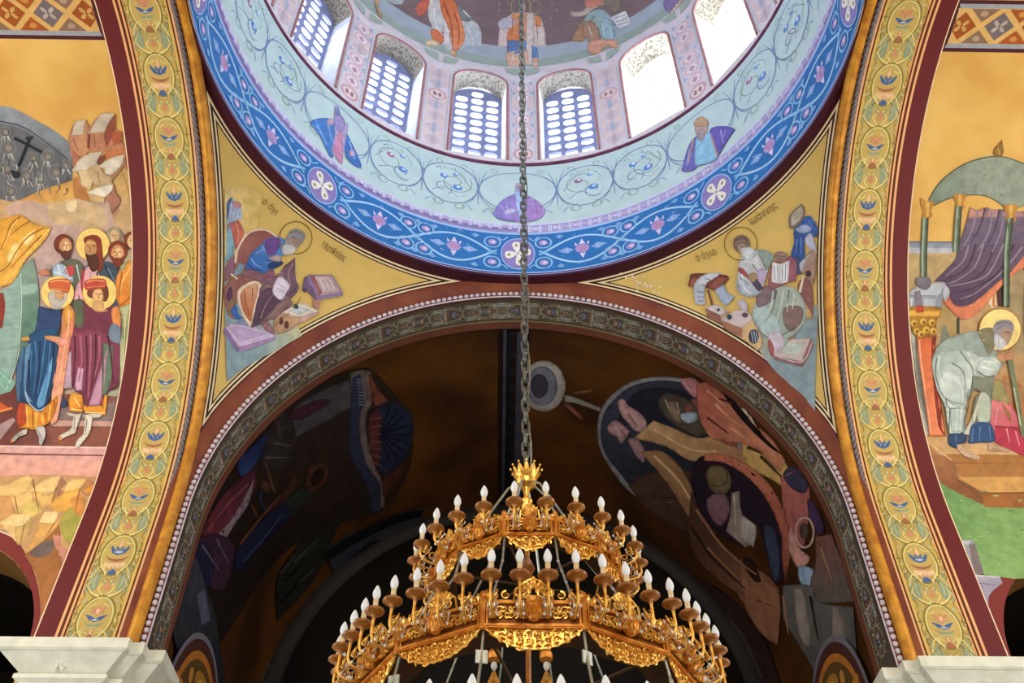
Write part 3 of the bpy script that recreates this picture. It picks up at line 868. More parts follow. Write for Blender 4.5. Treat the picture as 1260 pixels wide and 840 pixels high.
# ================================================================== FRESCOES
def fresco(name, at, label): return empty(name, at, label, 'fresco')
SK, SKD = '#d9a878', '#8a5a3c'               # flesh, its painted outline
def head(p, x, y, r, hair, skin=SK, beard=None, lean=0, hl=1.0):
    """small painted head: hair, face, beard, brow and nose strokes; x, y in crop units"""
    p.ring(x-r*.1, y-r*.15, r*1.05*hl, hair, ry=r*1.15*hl, k=16)
    p.ring(x+lean*r*.25, y+r*.10, r*.72, skin, ry=r*.98, k=16); p.ring(x+lean*r*.25+r*.1, y+r*.02, r*.42, '#e2b98a', ry=r*.6, k=12)
    if beard: p.poly([(p.T[0]+(x+lean*r*.25+a*r)/p.T[2], p.T[1]+(y+b*r)/p.T[2]) for a, b in ((-.66, .35), (-.3, .6), (0, .5), (.3, .6), (.66, .35), (.5, 1.15), (.05, 1.6), (-.45, 1.15))], beard, 2)
    ox = x+lean*r*.35
    p.line('%f,%f %f,%f' % (ox-.42*r, y-.05*r, ox-.1*r, y-.1*r), SKD, r*.11); p.line('%f,%f %f,%f' % (ox+.12*r, y-.1*r, ox+.42*r, y-.05*r), SKD, r*.11)
    p.line('%f,%f %f,%f' % (ox, y-.05*r, ox+lean*.08*r, y+.38*r), SKD, r*.11)
def halo(p, x, y, r, name, mat, parent, cols=('#f1d27a', '#b98436'), line=2.5):
    q = Paint(p.surf, p.base, p.step, p.grid, p.T, p.key)
    q.ring(x, y, r, cols[1]); q.ring(x, y, r-line, cols[0])
    return q.build(name, mat, parent)

SURF = srf_arm
# ---------------------------------------------------------------- left arm: the raising from the tombs
FLt = fresco('resurrection_fresco', (-7.6, 4.6, H), 'left arm fresco of crowned haloed men before broken rocks under gold sky')
p = Paint(SURF, key='L', step=.00016, grid=6)
# hills and ground
p.at(0, 100, 4.667)
p.poly('0,560 60,690 200,640 330,600 420,565 440,440 560,400 700,350 745,380 765,520 790,840 790,2080 -170,2080 -170,560', '#caa668', to=('#c3a892', '0,600 0,1000'))
p.poly('60,690 200,640 330,600 430,560 480,640 500,720 400,700 300,690 180,720 70,760', '#c78a4a', 1, to=('#d3a65a', '100,600 200,760'))
p.poly('420,560 480,560 500,640 520,700 470,760 430,680', '#b57b46', 1)
p.poly('360,710 380,680 450,690 430,740 380,735', '#ddc79b', 1); p.poly('520,720 600,695 640,760 640,840 700,900 500,900 470,800', '#dcc496', 1)
p.lines('640,560 670,640 640,760|700,520 740,640 750,800|560,760 600,820 610,900', '#a8834f', 6, 2)
# pale lilac air behind the heads
p.at(0, 240, 4.667)
p.poly('40,60 160,30 320,60 420,20 540,40 600,0 640,60 650,140 700,190 790,200 790,500 780,640 120,640 120,380 200,360 250,260 290,190 200,140 60,120', '#c4a797', 1, to=('#b9a2a4', '300,60 300,500'))
p.poly('280,60 420,30 560,60 620,140 560,200 420,170 300,160', '#cbb089', 1); p.poly('380,50 440,30 430,90 390,90', '#e2d0a4', 1)
p.poly('610,0 690,0 690,60 655,140 640,60', '#b9866c', 1); p.poly('650,140 760,60 800,200 790,260 700,200', '#c2a277', 1)
ground = p.build('painted_hillside', m_pig, FLt)
# cave with the crowd
p = Paint(SURF, key='L', step=.00016, grid=6, T=(0, 100, 4.667))
p.poly('-170,130 60,150 200,220 330,295 430,385 445,430 410,480 370,440 250,360 100,270 -170,230', '#8d99a8', 0, to=('#77808a', '0,150 0,400'))
p.poly('-170,225 100,262 250,350 370,430 412,480 415,570 250,620 60,690 -170,600', '#666a72')
p.lines('-170,210 100,250 250,340 380,440 420,500', '#4b5360', 12, 6)
random.seed(4)
for (x, y, r) in ((45, 380, 48), (150, 540, 42), (275, 430, 40), (40, 500, 45), (320, 520, 45), (230, 560, 38), (375, 480, 34), (60, 630, 40), (30, 290, 34), (190, 440, 34)):
    p.ring(x, y, r, '#7a7e82', w=8, k=16); p.ring(x, y, r*.6, '#716f6e', k=12); p.ring(x+4, y+4, r*.35, '#8d8a82', k=10)
    for k in range(4):
        a = random.uniform(0, 6.28); p.line('%f,%f %f,%f' % (x+r*.5*cos(a), y+r*.7, x+r*.9*cos(a)+6, y+r*1.6), '#b0b2b0', 8, 3)
for k in range(26):
    x = random.uniform(0, 390); y = random.uniform(430, 620)
    if y < 250+x*.55: continue
    p.line('%f,%f %f,%f %f,%f' % (x, y, x+random.uniform(-14, 14), y+22, x+random.uniform(-20, 20), y+46), random.choice(['#a5a9ab', '#565b63', '#8d8f8c', '#c1c2bd']), 9, 2)
p.poly('60,510 105,520 115,545 80,555', '#20252e', 1)
p.build('painted_cave_crowd', m_pig, FLt)
p = Paint(SURF, key='L', step=.00016, grid=6, T=(0, 100, 4.667))
p.line('170,325 105,488', '#161f2e', 15, smooth=0); p.line('80,325 160,365 240,408', '#161f2e', 15, smooth=0); p.line('148,328 186,322', '#161f2e', 14, smooth=0)
p.build('painted_dark_cross', m_pig, FLt)
# stepped rocks
p = Paint(SURF, key='L', step=.00016, grid=4, T=(0, 100, 4.667)).model(.16)
p.poly('395,312 430,228 492,220 510,268 505,310 530,380 470,440 420,400 405,440 400,380', '#a97860', to=('#c8936a', '400,300 520,420'))
p.poly('410,310 432,228 492,220 480,262 478,305', '#bdb4a6')
p.poly('495,300 580,190 660,185 662,275 700,288 702,350 745,382 750,440 700,420 600,400 540,410 510,380', '#b07a5c')
p.poly('510,300 580,190 660,185 625,240 600,292', '#b9aea0'); p.poly('600,292 660,185 662,275 640,330 610,380', '#8f4a38'); p.poly('640,290 700,288 702,350 650,370', '#a75a3c')
p.poly('505,305 520,300 515,390 500,380', '#7d3f33'); p.poly('600,400 745,380 765,440 755,520 700,470 650,560 620,500', '#b8724a')
p.poly('745,385 765,520 720,470', '#8d3f3c')
p.poly('410,400 440,410 460,440 420,500', '#a9705a')
p.poly('413,515 455,450 500,420 592,400 560,450 545,490 500,508', '#cfc8bb', to=('#b4a895', '420,500 590,410')); p.poly('560,450 600,420 605,440 560,490', '#7c3b34')
p.poly('440,515 500,508 530,580 520,620 470,600 455,560', '#cfb88f'); p.poly('500,505 560,470 600,530 640,550 645,600 540,600', '#b9a07a')
p.poly('560,490 640,440 715,420 690,490 640,535 600,530 605,500', '#cbc5b8'); p.poly('690,490 715,430 720,470 645,570 640,540', '#a37a5c')
p.poly('500,640 560,610 650,590 640,630 600,665 540,655', '#d8d4c6'); p.poly('600,665 640,630 655,590 665,640 690,680 680,710 640,760 625,700', '#a2705c')
p.poly('505,640 600,665 600,700 520,690', '#c6a878')
p.lines('445,520 470,590|560,520 575,590|420,330 450,400|540,310 545,380', '#7f5640', 6, 2)
p.build('painted_rocks', m_pig, FLt)
# swirling golden mantle of the central figure
p = Paint(SURF, key='L', step=.00016, grid=4, T=(0, 240, 4.667)).model(.3)
p.poly('-170,170 40,130 120,112 170,150 250,180 295,185 270,240 220,300 150,370 110,440 60,510 -170,560', '#cf9836', 0, to=('#e0ae4c', '0,150 150,450'))
p.poly('40,350 90,270 110,320 60,390', '#f0d38a', 1); p.poly('130,250 180,210 200,240 150,290', '#f0d58f', 1)
p.lines('250,190 160,240 90,330 20,430 -170,470|240,230 150,320 60,420|120,120 60,170 30,260 -10,330|170,150 120,180 60,230', '#9a5f1f', 9, 4)
p.lines('290,190 200,290 120,390 50,480 -10,540|100,140 60,200 20,300|200,200 120,260 60,350', '#f3cf7c', 7, 3)
p.build('painted_golden_mantle', m_pig, FLt)
# mandorla: blue green rings
p = Paint(SURF, key='L', step=.00016, grid=6, T=(0, 240, 4.667))
p.poly('110,440 190,360 215,480 225,640 210,780 190,940 100,940 115,700 120,560', '#7f9c8f', 0, to=('#5f8577', '120,500 220,700'))
p.poly('115,520 215,505 220,560 120,575', '#93b6ae'); p.poly('30,540 110,455 118,600 112,760 90,960 30,1120 -170,1180 -170,560', '#8fb0aa')
p.poly('-170,560 20,560 30,640 15,760 -170,840', '#8c3a2a')
for k in range(12): p.line('%d,%d %d,%d' % (34, 560+34*k, 106, 548+34*k), '#a9c5bd', 3)
for k in range(10): p.line('%d,%d %d,%d' % (124, 590+34*k, 208, 585+34*k), '#5f8a7d', 4)
p.lines('118,450 124,600 116,780 96,960 30,1130', '#c6dcd0', 5)
p.at(0, 400, 4.667)
p.poly('-170,200 20,260 90,330 60,380 0,420 -170,440', '#7fae9f'); p.lines('-10,260 60,330|-10,320 30,370', '#a9cfc0', 5)
p.build('painted_mandorla', m_pig, FLt)
# floor of the scene and the ledge
p = Paint(SURF, key='L', step=.00016, grid=6, T=(0, 400, 4.667))
p.poly('-170,430 60,380 90,330 110,440 330,400 620,380 720,375 700,470 670,600 640,700 -170,690', '#6f3b34', 0, to=('#8a5a52', '100,400 600,650'))
p.poly('330,440 400,470 700,440 690,480 670,560 560,550 330,540', '#85716f'); p.poly('610,380 710,372 700,410 620,405', '#b0b29c')
p.poly('300,545 560,550 668,552 664,580 300,580', '#c49c90'); p.poly('0,440 65,480 -170,545 -170,430', '#c45c2c'); p.line('-170,540 70,475', '#e98f4e', 12)
p.poly('75,530 90,545 0,660 -170,650', '#a98f92'); p.poly('280,590 660,590 640,690 300,690', '#8c5446')
p.poly('-170,686 640,698 632,745 -170,728', '#dba9a5'); p.line('-170,735 625,747', '#8f4a52', 7); p.line('-170,692 640,704', '#f0cdc4', 8)
p.poly('-170,742 622,752 600,850 575,905 -170,915', '#e0aca0', 0, to=('#e9a794', '0,740 0,900'))
p.build('painted_ledge', m_pig, FLt)
# rocks under the ledge
p = Paint(SURF, key='L', step=.00016, grid=4, T=(0, 540, 3.361)).model(.16)
p.poly('-170,165 60,150 250,148 420,160 400,210 260,520 170,780 160,620 110,480 20,380 -170,370', '#c59a6a')
p.poly('-170,200 20,192 110,150 135,165 110,215 40,235 -170,232', '#e6c27c'); p.poly('-170,232 40,235 60,310 20,350 -170,360', '#cf9a62'); p.poly('40,235 110,215 135,170 130,260 70,310', '#e0b876')
p.poly('120,215 190,165 250,150 232,200 200,225', '#eccb88'); p.poly('232,200 255,152 278,185 240,260', '#a9785c'); p.poly('120,215 200,225 232,205 215,265 175,290 150,250', '#dcb26a')
p.poly('250,210 300,168 360,165 330,205 290,222', '#eac27c'); p.poly('330,205 360,165 400,175 410,160 385,225 350,240', '#b9835a'); p.poly('340,215 385,190 380,225', '#e39a3c')
p.poly('205,275 260,222 330,205 315,270 270,300 235,300', '#e3aa52'); p.poly('80,290 120,245 155,270 175,300 130,330 95,310', '#d8be6c')
p.poly('-10,350 60,310 130,315 100,355 60,362', '#e9cc8e'); p.poly('60,362 100,355 135,315 120,390 75,440 60,410', '#c9a968'); p.poly('10,355 60,362 65,425 25,380', '#e2bf80')
p.poly('160,345 185,300 245,298 225,345 200,352', '#efd193'); p.poly('165,345 225,345 270,305 245,350 190,410 125,460 100,470 140,400', '#d5a25e')
p.poly('270,300 330,270 345,330 300,440 270,420 250,360', '#a9a24c'); p.poly('290,250 330,225 350,250 350,320 310,310', '#cf8f4a')
p.poly('100,478 125,462 190,412 245,352 250,400 240,480 285,500 260,540 175,790 165,650 150,560', '#9c6638', 0, to=('#b0703c', '150,500 200,700'))
p.poly('120,470 190,420 230,420 210,470 150,490', '#70605c'); p.poly('218,395 250,400 250,440 280,460 285,510 262,540 250,480 225,440', '#c98a78')
p.lines('60,235 75,310|135,165 160,300|232,202 215,265|330,205 310,300|100,355 85,430|225,345 180,420|345,330 310,430', '#8f6238', 4, 2)
p.build('painted_lower_rocks', m_pig, FLt)
# frame of the gallery arch
def gallery_frame(sx):
    q = Paint(lambda x, z: (Vector((sx*x, 5.15, H+z)), Vector((0, -1, 0))), base=.022, step=.0006, grid=.3)
    cx, cz = 8.0, -2.2
    for r0, r1, col in ((1.70, 1.93, '#7c2f2c'), (1.93, 1.955, '#f0e0c8')):
        k = 30; out = [(cx-r1*cos(PI*i/k), cz+r1*sin(PI*i/k)) for i in range(k+1)]; inn = [(cx-r0*cos(PI*i/k), cz+r0*sin(PI*i/k)) for i in range(k+1)]
        q.n += 1; q.raw(out+inn, [(i, i+1, k+2+i, k+1+i) for i in range(k)], [lin(col)]*(2*k+2))
    return build_trim(q, m_pigline, 'maroon painted border of the %s gallery arch' % ('left' if sx < 0 else 'right'))
gallery_frame(-1); gallery_frame(1)
# people
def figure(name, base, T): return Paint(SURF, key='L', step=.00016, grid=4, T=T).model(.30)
HL = (0, 240, 4.667)
# back row
p = figure('f', .013, HL)
p.poly('620,240 700,220 720,300 650,320', '#8b7a5e', 1); head(p, 658, 232, 40, '#9a9078', '#c9b08a')
p.poly('715,330 790,330 790,480 720,470', '#b0a080', 1); head(p, 760, 262, 42, '#7d3a24', '#d5b488')
p.build('painted_onlooker', m_pig, FLt)
p = figure('f', .0135, HL)
p.poly('320,400 380,370 450,375 480,440 470,620 420,640 340,600 300,500 290,430', '#5b6350', 1); p.poly('300,420 340,390 400,430 420,500 350,520 310,470', '#9db4cf', 1)
p.lines('330,400 350,470 340,520|370,410 400,480|440,400 460,500|310,440 400,470', '#d5e0ea', 8, 3); p.poly('220,440 270,425 290,455 240,460', '#b87a5c', 1)
p.poly('370,430 410,400 430,440 400,470', '#b9484c', 1)
head(p, 368, 290, 52, '#6e2f20', '#c68f66', '#5a2c20', .6); p.build('painted_bearded_companion', m_pig, FLt)
# tall haloed prophet
p = figure('f', .015, HL)
p.poly('470,470 500,400 590,380 660,400 690,480 690,640 660,760 480,760 450,560', '#3c4c5e', 1); p.poly('470,480 500,410 560,430 570,520 540,620 430,620 440,520', '#d8a3ac', 1)
p.lines('480,430 470,520 490,620', '#a83c3c', 18, 10); p.lines('600,400 640,500 640,620|560,440 550,540', '#22303f', 10, 5); p.lines('620,420 660,500|520,440 510,560', '#8295ad', 7, 3)
ob = p.build('painted_tall_prophet', m_pig, FLt)
halo(p, 533, 285, 98, 'painted_halo', m_pig, ob)
q = figure('f', .0195, HL); q.poly('480,250 530,228 575,245 590,320 590,420 560,440 555,380 500,300', '#7e3420', 1); q.ring(520, 305, 36, '#b98a58', ry=52); q.poly('490,330 510,345 555,340 570,400 545,440 520,430 500,380', '#4f2a1c', 1)
q.line('498,292 515,290', SKD, 7); q.line('528,290 548,294', SKD, 7); q.line('518,292 516,325', SKD, 6); q.line('500,270 550,275', '#e0b074', 7)
q.build('painted_head', m_pig, ob)
# man in orange
p = figure('f', .0145, HL)
p.poly('680,440 740,380 790,370 795,620 740,640 690,650 660,560', '#dd9440', 0, to=('#c9772c', '700,400 760,640')); p.poly('680,650 780,620 780,860 760,1340 700,1360 690,1000', '#aeb489')
p.lines('760,400 700,500 690,560|785,430 740,520', '#f2bf6c', 12, 5); p.lines('700,440 690,520 680,600|780,560 720,610 680,640', '#a85420', 9, 4); p.poly('690,400 730,380 720,420 690,440', '#9c9a68')
p.lines('700,680 710,900|740,660 745,880|770,700 760,960', '#8a9668', 9, 5); p.lines('720,700 728,1000|760,900 740,1200', '#cdd0a4', 10, 4)
head(p, 682, 330, 54, '#7a3322', '#c98e60', '#7a3322', -.5); p.build('painted_man_in_orange', m_pig, FLt)
# crowned young king in plum
p = figure('f', .0205, HL)
p.poly('420,610 470,600 530,640 620,640 690,660 700,760 690,840 640,840 450,860 390,800 400,700', '#6c2f45', 1); p.poly('420,620 470,600 485,700 470,760 430,740', '#57604a', 1)
p.poly('640,660 680,640 695,720 680,780 650,740', '#d98a4a', 1); p.poly('640,740 690,760 690,850 640,880 620,820', '#6f8296', 1)
p.at(0, 400, 4.667)
p.poly('390,30 470,40 510,25 600,40 640,90 690,110 680,340 640,370 610,400 600,470 500,470 480,400 430,380 420,330 400,360 360,365 355,330 390,180', '#833d55', 0, to=('#6d2f49', '400,100 650,400'))
p.poly('590,100 650,120 640,300 610,400 585,400', '#5c7560'); p.poly('355,330 385,150 410,150 412,360 370,365', '#b79aae'); p.poly('430,350 450,240 480,250 470,370 440,378', '#c9a0bc')
p.poly('510,460 560,300 600,180 620,120 600,330 570,460', '#b98aa4'); p.lines('460,60 470,200 450,330|520,50 520,200 505,420|570,60 570,180 540,300', '#a9667c', 12, 5)
p.lines('430,60 430,200 420,330|495,60 500,220 490,400|620,60 640,200 650,330|550,50 548,200 520,380', '#4d1b30', 11, 5)
p.poly('395,430 410,385 470,400 480,450 475,500 440,500 400,490', '#e0a23e', 0, to=('#c9741e', '400,400 470,490')); p.poly('480,490 480,455 500,465 590,460 600,400 618,400 605,515 530,510', '#e39a35'); p.lines('410,480 470,490|490,500 600,505', '#f8d684', 8)
p.line('425,410 460,470', '#f6d27a', 8); p.line('585,420 590,480', '#b3541c', 8); p.poly('380,500 430,510 470,505 460,520 400,520', '#dfd5c4'); p.poly('470,520 540,505 590,515 570,530 500,530', '#dfd5c4')
p.poly('425,520 462,518 440,590 430,620 380,640 345,660 340,635 400,600 415,570', '#d6cfc0', 1); p.poly('490,530 530,520 520,600 500,640 450,700 432,690 450,650 480,620', '#d8d2c4', 1)
p.lines('430,530 425,600|500,540 490,630', '#8d8578', 7, 3); p.poly('338,640 350,635 358,655 342,665', '#d98f4e'); 
p.poly('340,430 370,420 385,460 350,470', '#33436b', 1)
ob = p.build('painted_young_king', m_pig, FLt)
p.at(*HL); halo(p, 572, 560, 100, 'painted_halo', m_pig, ob)
q = figure('f', .0275, HL); q.poly('505,540 520,500 600,500 625,560 610,610 570,600 520,590 500,570', '#6a3a26', 1); q.ring(562, 580, 32, '#dcb07c', ry=48); q.poly('540,610 590,610 600,650 620,665 560,670 530,650', '#d3a672', 1)
q.poly('490,540 485,495 545,478 605,485 605,530 560,540 520,545', '#b8483c', 1); q.lines('495,500 545,488 600,495', '#e9a06c', 7); q.lines('500,530 550,525 600,522', '#d9855c', 6); q.line('545,568 560,566', SKD, 6); q.line('570,566 588,570', SKD, 6); q.line('566,568 566,598', SKD, 5)
q.build('painted_crowned_head', m_pig, ob)
# old king in blue
p = figure('f', .0205, HL)
p.poly('360,660 400,625 430,680 420,780 400,860 330,1290 290,1320 300,1100 350,800', '#cf7f58', 0, to=('#e3a184', '330,700 330,1200')); p.poly('370,640 400,630 420,690 380,760 365,700', '#d99a3c')
p.lines('395,660 390,780 350,1000 320,1250', '#f0bfa2', 9, 4)
p.poly('215,700 225,640 280,650 345,650 350,740 320,800 260,800 170,840 170,800 200,780', '#27406b', 1)
p.at(0, 400, 4.667)
p.poly('160,110 175,60 260,20 330,20 330,180 310,330 280,440 260,470 215,500 170,460 120,440 100,450 90,320 100,200', '#1f4c78', 0, to=('#173a63', '120,100 300,400'))
p.poly('150,120 180,100 160,250 150,380 190,440 150,440 135,360 140,240', '#5c86ac'); p.poly('210,450 300,180 310,200 290,320 250,460 220,475', '#5f96c4'); p.poly('90,330 100,220 130,120 140,130 120,330 115,440 100,440', '#44688c')
p.lines('200,90 210,220 190,400|260,80 240,250 215,400|290,100 270,300 240,430|180,140 175,300', '#3f78ab', 9, 3); p.lines('230,90 225,260 200,430|310,60 300,260 265,420|165,200 165,380', '#0f2748', 10, 4)
p.lines('145,380 170,450 220,490 262,470', '#9dbbd0', 8); p.poly('120,75 160,65 170,85 135,90', '#cf9a4e', 1)
p.poly('255,60 300,60 395,80 395,110 340,120 320,100 260,80', '#c98f4a', 0, to=('#dfa090', '260,70 390,100')); p.poly('335,75 390,70 400,110 345,120', '#d99384')
p.poly('110,450 150,450 190,480 230,500 290,440 330,400 330,450 300,540 250,580 200,600 150,590 110,590 100,520', '#d9982f', 0, to=('#c77a28', '120,460 300,540'))
p.lines('150,470 160,580|210,500 205,590|290,460 280,540|240,510 250,570', '#f4cb68', 9, 5); p.lines('130,460 120,580|185,490 190,590|260,500 270,560|310,430 315,500', '#8f4518', 7, 3)
p.poly('110,440 145,450 150,560 110,590 95,530', '#b5452a'); 
p.poly('115,610 155,595 150,625 110,640 80,670 65,670 70,650', '#b9b3a8', 1); p.poly('205,590 250,580 262,630 240,685 225,680 222,640', '#bdb9b8', 1); p.lines('215,600 235,640 238,680|90,640 130,620', '#7e8488', 6, 3)
p.poly('58,660 72,655 78,672 62,676', '#d98f4e')
ob = p.build('painted_old_king', m_pig, FLt)
p.at(*HL); halo(p, 330, 560, 97, 'painted_halo', m_pig, ob)
q = figure('f', .0275, HL); q.poly('275,590 285,555 340,545 385,560 385,600 350,640 310,655 290,630', '#b8b0a4', 1); q.ring(342, 568, 28, '#c99a6c', ry=38); q.poly('315,590 345,600 370,590 360,640 335,655 310,640', '#aeaaa6', 1)
q.poly('285,540 280,495 340,478 405,490 400,540 385,565 340,545', '#c25f38', 1); q.lines('290,500 340,488 398,498', '#e8a56a', 7); q.line('290,535 390,545', '#d98a4c', 6); q.line('325,560 340,562', SKD, 6); q.line('350,562 365,566', SKD, 6)
q.build('painted_crowned_head', m_pig, ob)

# ---------------------------------------------------------------- right arm: the old man under the canopy
FRt = fresco('old_man_fresco', (7.6, 4.6, H), 'right arm fresco of stooping white robed old man below a domed canopy')
p = Paint(SURF, key='R', step=.00016, grid=6, T=(1110, 160, 5.6))
p.poly('20,765 350,770 340,850 15,850', '#7f8ca0', 0, to=('#a3adbb', '20,770 20,850')); p.line('20,768 350,772', '#5f6674', 8)
p.at(1110, 300, 5.6)
p.poly('20,60 345,70 500,0 840,-60 1150,-60 1150,1640 120,1330 60,1000 20,560 5,300', '#b8a173', 0, to=('#b58e62', '100,100 700,1200')); p.poly('15,60 345,65 350,30 20,25', '#b4bac4')
p.poly('770,200 850,170 850,760 780,760 740,450', '#a08f6c'); p.poly('280,400 350,470 370,560 380,620 290,680 250,600', '#ad9360'); p.poly('280,560 300,560 330,640 260,690', '#7f8478'); p.line('385,510 385,620', '#3f4638', 22)
p.poly('590,400 640,330 650,420 620,440', '#d8cdb0'); p.line('632,330 630,430', '#c96a30', 14); p.poly('650,330 700,260 740,440 660,430', '#4a2f2a')
p.poly('50,620 90,610 190,1310 150,1320', '#b0b3ad'); p.line('60,640 150,1310', '#83827a', 6)
p.poly('700,900 850,1000 850,1200 740,1150 640,1060', '#bb7448'); p.poly('640,1000 720,920 850,1000 850,1090 700,1080', '#a87f56')
p.build('painted_wall_and_sky', m_pig, FRt)
# canopy dome
p = Paint(SURF, key='R', step=.00016, grid=4, T=(1110, 160, 5.6)).model(.2)
p.poly('180,490 220,410 300,320 400,245 520,195 620,178 720,185 850,230 850,520 800,540 760,560 720,540 640,480 560,450 480,445 400,455 300,480 215,525 190,520', '#76867a', 0, to=('#8c9a8e', '200,450 560,280'))
p.lines('185,480 260,360 400,250 560,192 700,184 850,236', '#4d584a', 9, 6); p.lines('215,520 330,470 480,446 600,462 720,540', '#56604f', 8, 5)
random.seed(8)
for k in range(60):
    x = random.uniform(380, 760); y = random.uniform(240, 440)
    p.line('%f,%f %f,%f' % (x, y, x+random.uniform(-16, 16), y+random.uniform(4, 16)), random.choice(['#9cabae', '#6d7c70', '#a9a8b0', '#87968a']), 7, 3)
p.poly('628,160 640,120 665,100 688,65 695,110 700,150 685,180 650,185', '#8a6a35', 0); p.line('660,120 672,170', '#c49b57', 8)
can = p.build('painted_canopy_dome', m_pig, FRt)
def capital(p, x, y, w, c1='#b5843a', c2='#d6ab5c'):
    ox, oy, k = p.T
    def q(pts): return [(ox+(x+a*w)/k, oy+(y+b*w)/k) for a, b in pts]
    p.poly(q([(-.5, -.6), (.5, -.6), (.45, -.2), (.3, .2), (.42, .45), (.2, .75), (-.2, .75), (-.42, .45), (-.3, .2), (-.45, -.2)]), c1, 2); p.poly(q([(-.15, -.5), (.15, -.5), (.1, .5), (-.1, .5)]), c2, 1)
p = Paint(SURF, key='R', step=.00016, grid=6, T=(1110, 160, 5.6))
def column(p, txt, cap):
    p.line(txt, '#5c6b58', 46, smooth=0); 
    a = [tuple(float(v) for v in w.split(',')) for w in txt.split()]
    p.line(' '.join('%f,%f' % (x-9, y) for x, y in a), '#94a796', 14, smooth=0); p.line(' '.join('%f,%f' % (x+16, y) for x, y in a), '#3b4638', 10, smooth=0)
    capital(p, *cap)
column(p, '162,600 150,840 150,1010', (175, 545, 85)); p.poly('125,470 150,480 160,520 140,540', '#b5843a', 1); p.build('painted_canopy_column', m_pig, FRt)
column(p, '392,520 372,840', (398, 492, 80)); p.build('painted_canopy_column', m_pig, FRt)
# curtain
p = Paint(SURF, key='R', step=.00016, grid=4, T=(1110, 160, 5.6)).model(.28)
p.poly('470,530 520,550 580,530 620,550 680,545 730,560 850,560 850,800 840,900 850,960 430,960 340,1040 230,1040 350,960 390,800 430,680', '#6f6479', 0, to=('#5c4f6a', '500,550 500,900'))
p.at(1110, 300, 5.6)
p.poly('440,20 850,20 850,90 750,200 640,300 500,410 420,440 350,420 310,300 280,250 220,260 350,130', '#5f5067', 0, to=('#4e3b53', '500,50 450,400'))
p.poly('850,70 750,190 640,280 500,400 420,430 350,410 310,300 280,260 280,390 330,450 380,500 420,520 470,510 560,440 640,340 770,210 850,150', '#b9644a', 0, to=('#cf7f5c', '300,300 560,440'))
p.lines('460,0 420,120 300,220|560,0 500,160 360,260 300,270|700,0 600,200 480,260 330,290|830,20 700,180 520,330 400,380', '#8d8296', 13, 5); p.lines('510,0 450,160 320,240|640,0 560,190 420,270|770,0 660,200 500,300 370,340', '#3d2f44', 12, 5)
p.at(1110, 160, 5.6)
p.poly('470,530 520,550 580,530 575,600 455,610', '#b3857c'); p.poly('590,540 670,550 660,600 580,600', '#a98084'); p.poly('690,555 850,570 850,600 680,600', '#a07a80')
p.lines('520,560 470,720 420,800|620,560 600,700 520,830|700,570 680,700 620,840', '#8c8399', 12, 8); p.lines('570,540 540,660 460,800|670,550 640,680 560,840', '#53425e', 14, 8)
p.build('painted_curtain', m_pig, FRt)
p = Paint(SURF, key='R', step=.00016, grid=6, T=(1110, 160, 5.6))
column(p, '748,600 722,840 720,1215', (750, 570, 90)); p.build('painted_canopy_column', m_pig, FRt)
# carved pillar with gilt capital, in front of the first column
p = Paint(SURF, key='R', step=.00016, grid=4, T=(1110, 300, 5.6)).model(.28)
p.poly('100,620 240,620 215,800 300,1320 190,1325 110,760', '#c8643a', 0, to=('#d98058', '120,700 280,1200')); p.poly('205,640 240,630 225,780 300,1300 290,1320 250,1250 205,820', '#7d2f22'); p.lines('120,660 130,800 200,1300', '#eab08c', 12, 8)
p.poly('30,350 90,300 200,270 290,262 330,330 300,400 280,360 250,380 40,360', '#a9b0bd'); p.poly('30,350 250,355 285,300 275,450 240,430 60,430', '#87909f'); p.poly('50,370 80,370 75,430 55,430', '#c5cbd3'); p.poly('145,370 235,375 230,430 145,430', '#a8b0bc')
p.poly('95,240 130,225 190,235 200,280 170,315 130,310 100,285', '#6e6a74', 1); p.poly('85,330 125,320 140,430 95,440', '#77727e')
p.poly('25,500 50,450 110,425 275,445 265,500 240,520 235,600 220,640 110,645 70,600 60,540', '#ad7c2c', 0, to=('#8a5c22', '60,450 240,640')); p.poly('30,500 50,455 270,460 260,500', '#d0a045')
for x, y in ((80, 545), (145, 535), (205, 540), (100, 600), (165, 590), (215, 600), (130, 620)): p.ring(x, y, 24, '#d9b450', k=10); p.ring(x+5, y+5, 13, '#8f6420', k=8)
p.poly('90,430 140,425 150,470 100,475', '#c24a2e'); p.build('painted_pillar', m_pig, FRt)
# stepped stone platform and lawn
p = Paint(SURF, key='R', step=.00016, grid=6, T=(1110, 430, 5.6))
p.poly('120,595 330,600 620,600 850,740 1150,740 1150,1080 560,1050 380,1000 200,860 120,640', '#b17f4e'); p.poly('120,600 340,605 700,640 850,740 1150,740 1150,790 350,775 200,670', '#c9a06c', 0, to=('#d6b183', '200,620 700,760'))
p.line('130,625 350,770 850,782', '#e2c296', 8, smooth=0); p.poly('350,785 850,790 850,850 380,850', '#a06a38')
p.at(1110, 560, 3)
p.poly('80,0 150,0 200,40 210,90 290,140 310,190 640,198 640,450 300,440 180,320 100,100', '#6f9a5e', 0, to=('#84ab68', '150,120 400,350'))
p.poly('70,-10 150,0 195,30 210,90 300,150 305,185 250,160 120,90 95,60', '#a9744e', 0, to=('#8a5638', '100,0 200,120'))
p.poly('150,-5 640,0 640,75 220,75 195,30', '#a87440'); p.line('190,27 460,32', '#8a5a30', 4, smooth=0); p.poly('210,82 640,78 640,135 300,135', '#cf9f5c'); p.poly('290,140 640,137 640,197 305,192', '#9c6434'); p.line('205,90 295,140 460,138', '#6d4426', 4, smooth=0)
random.seed(3)
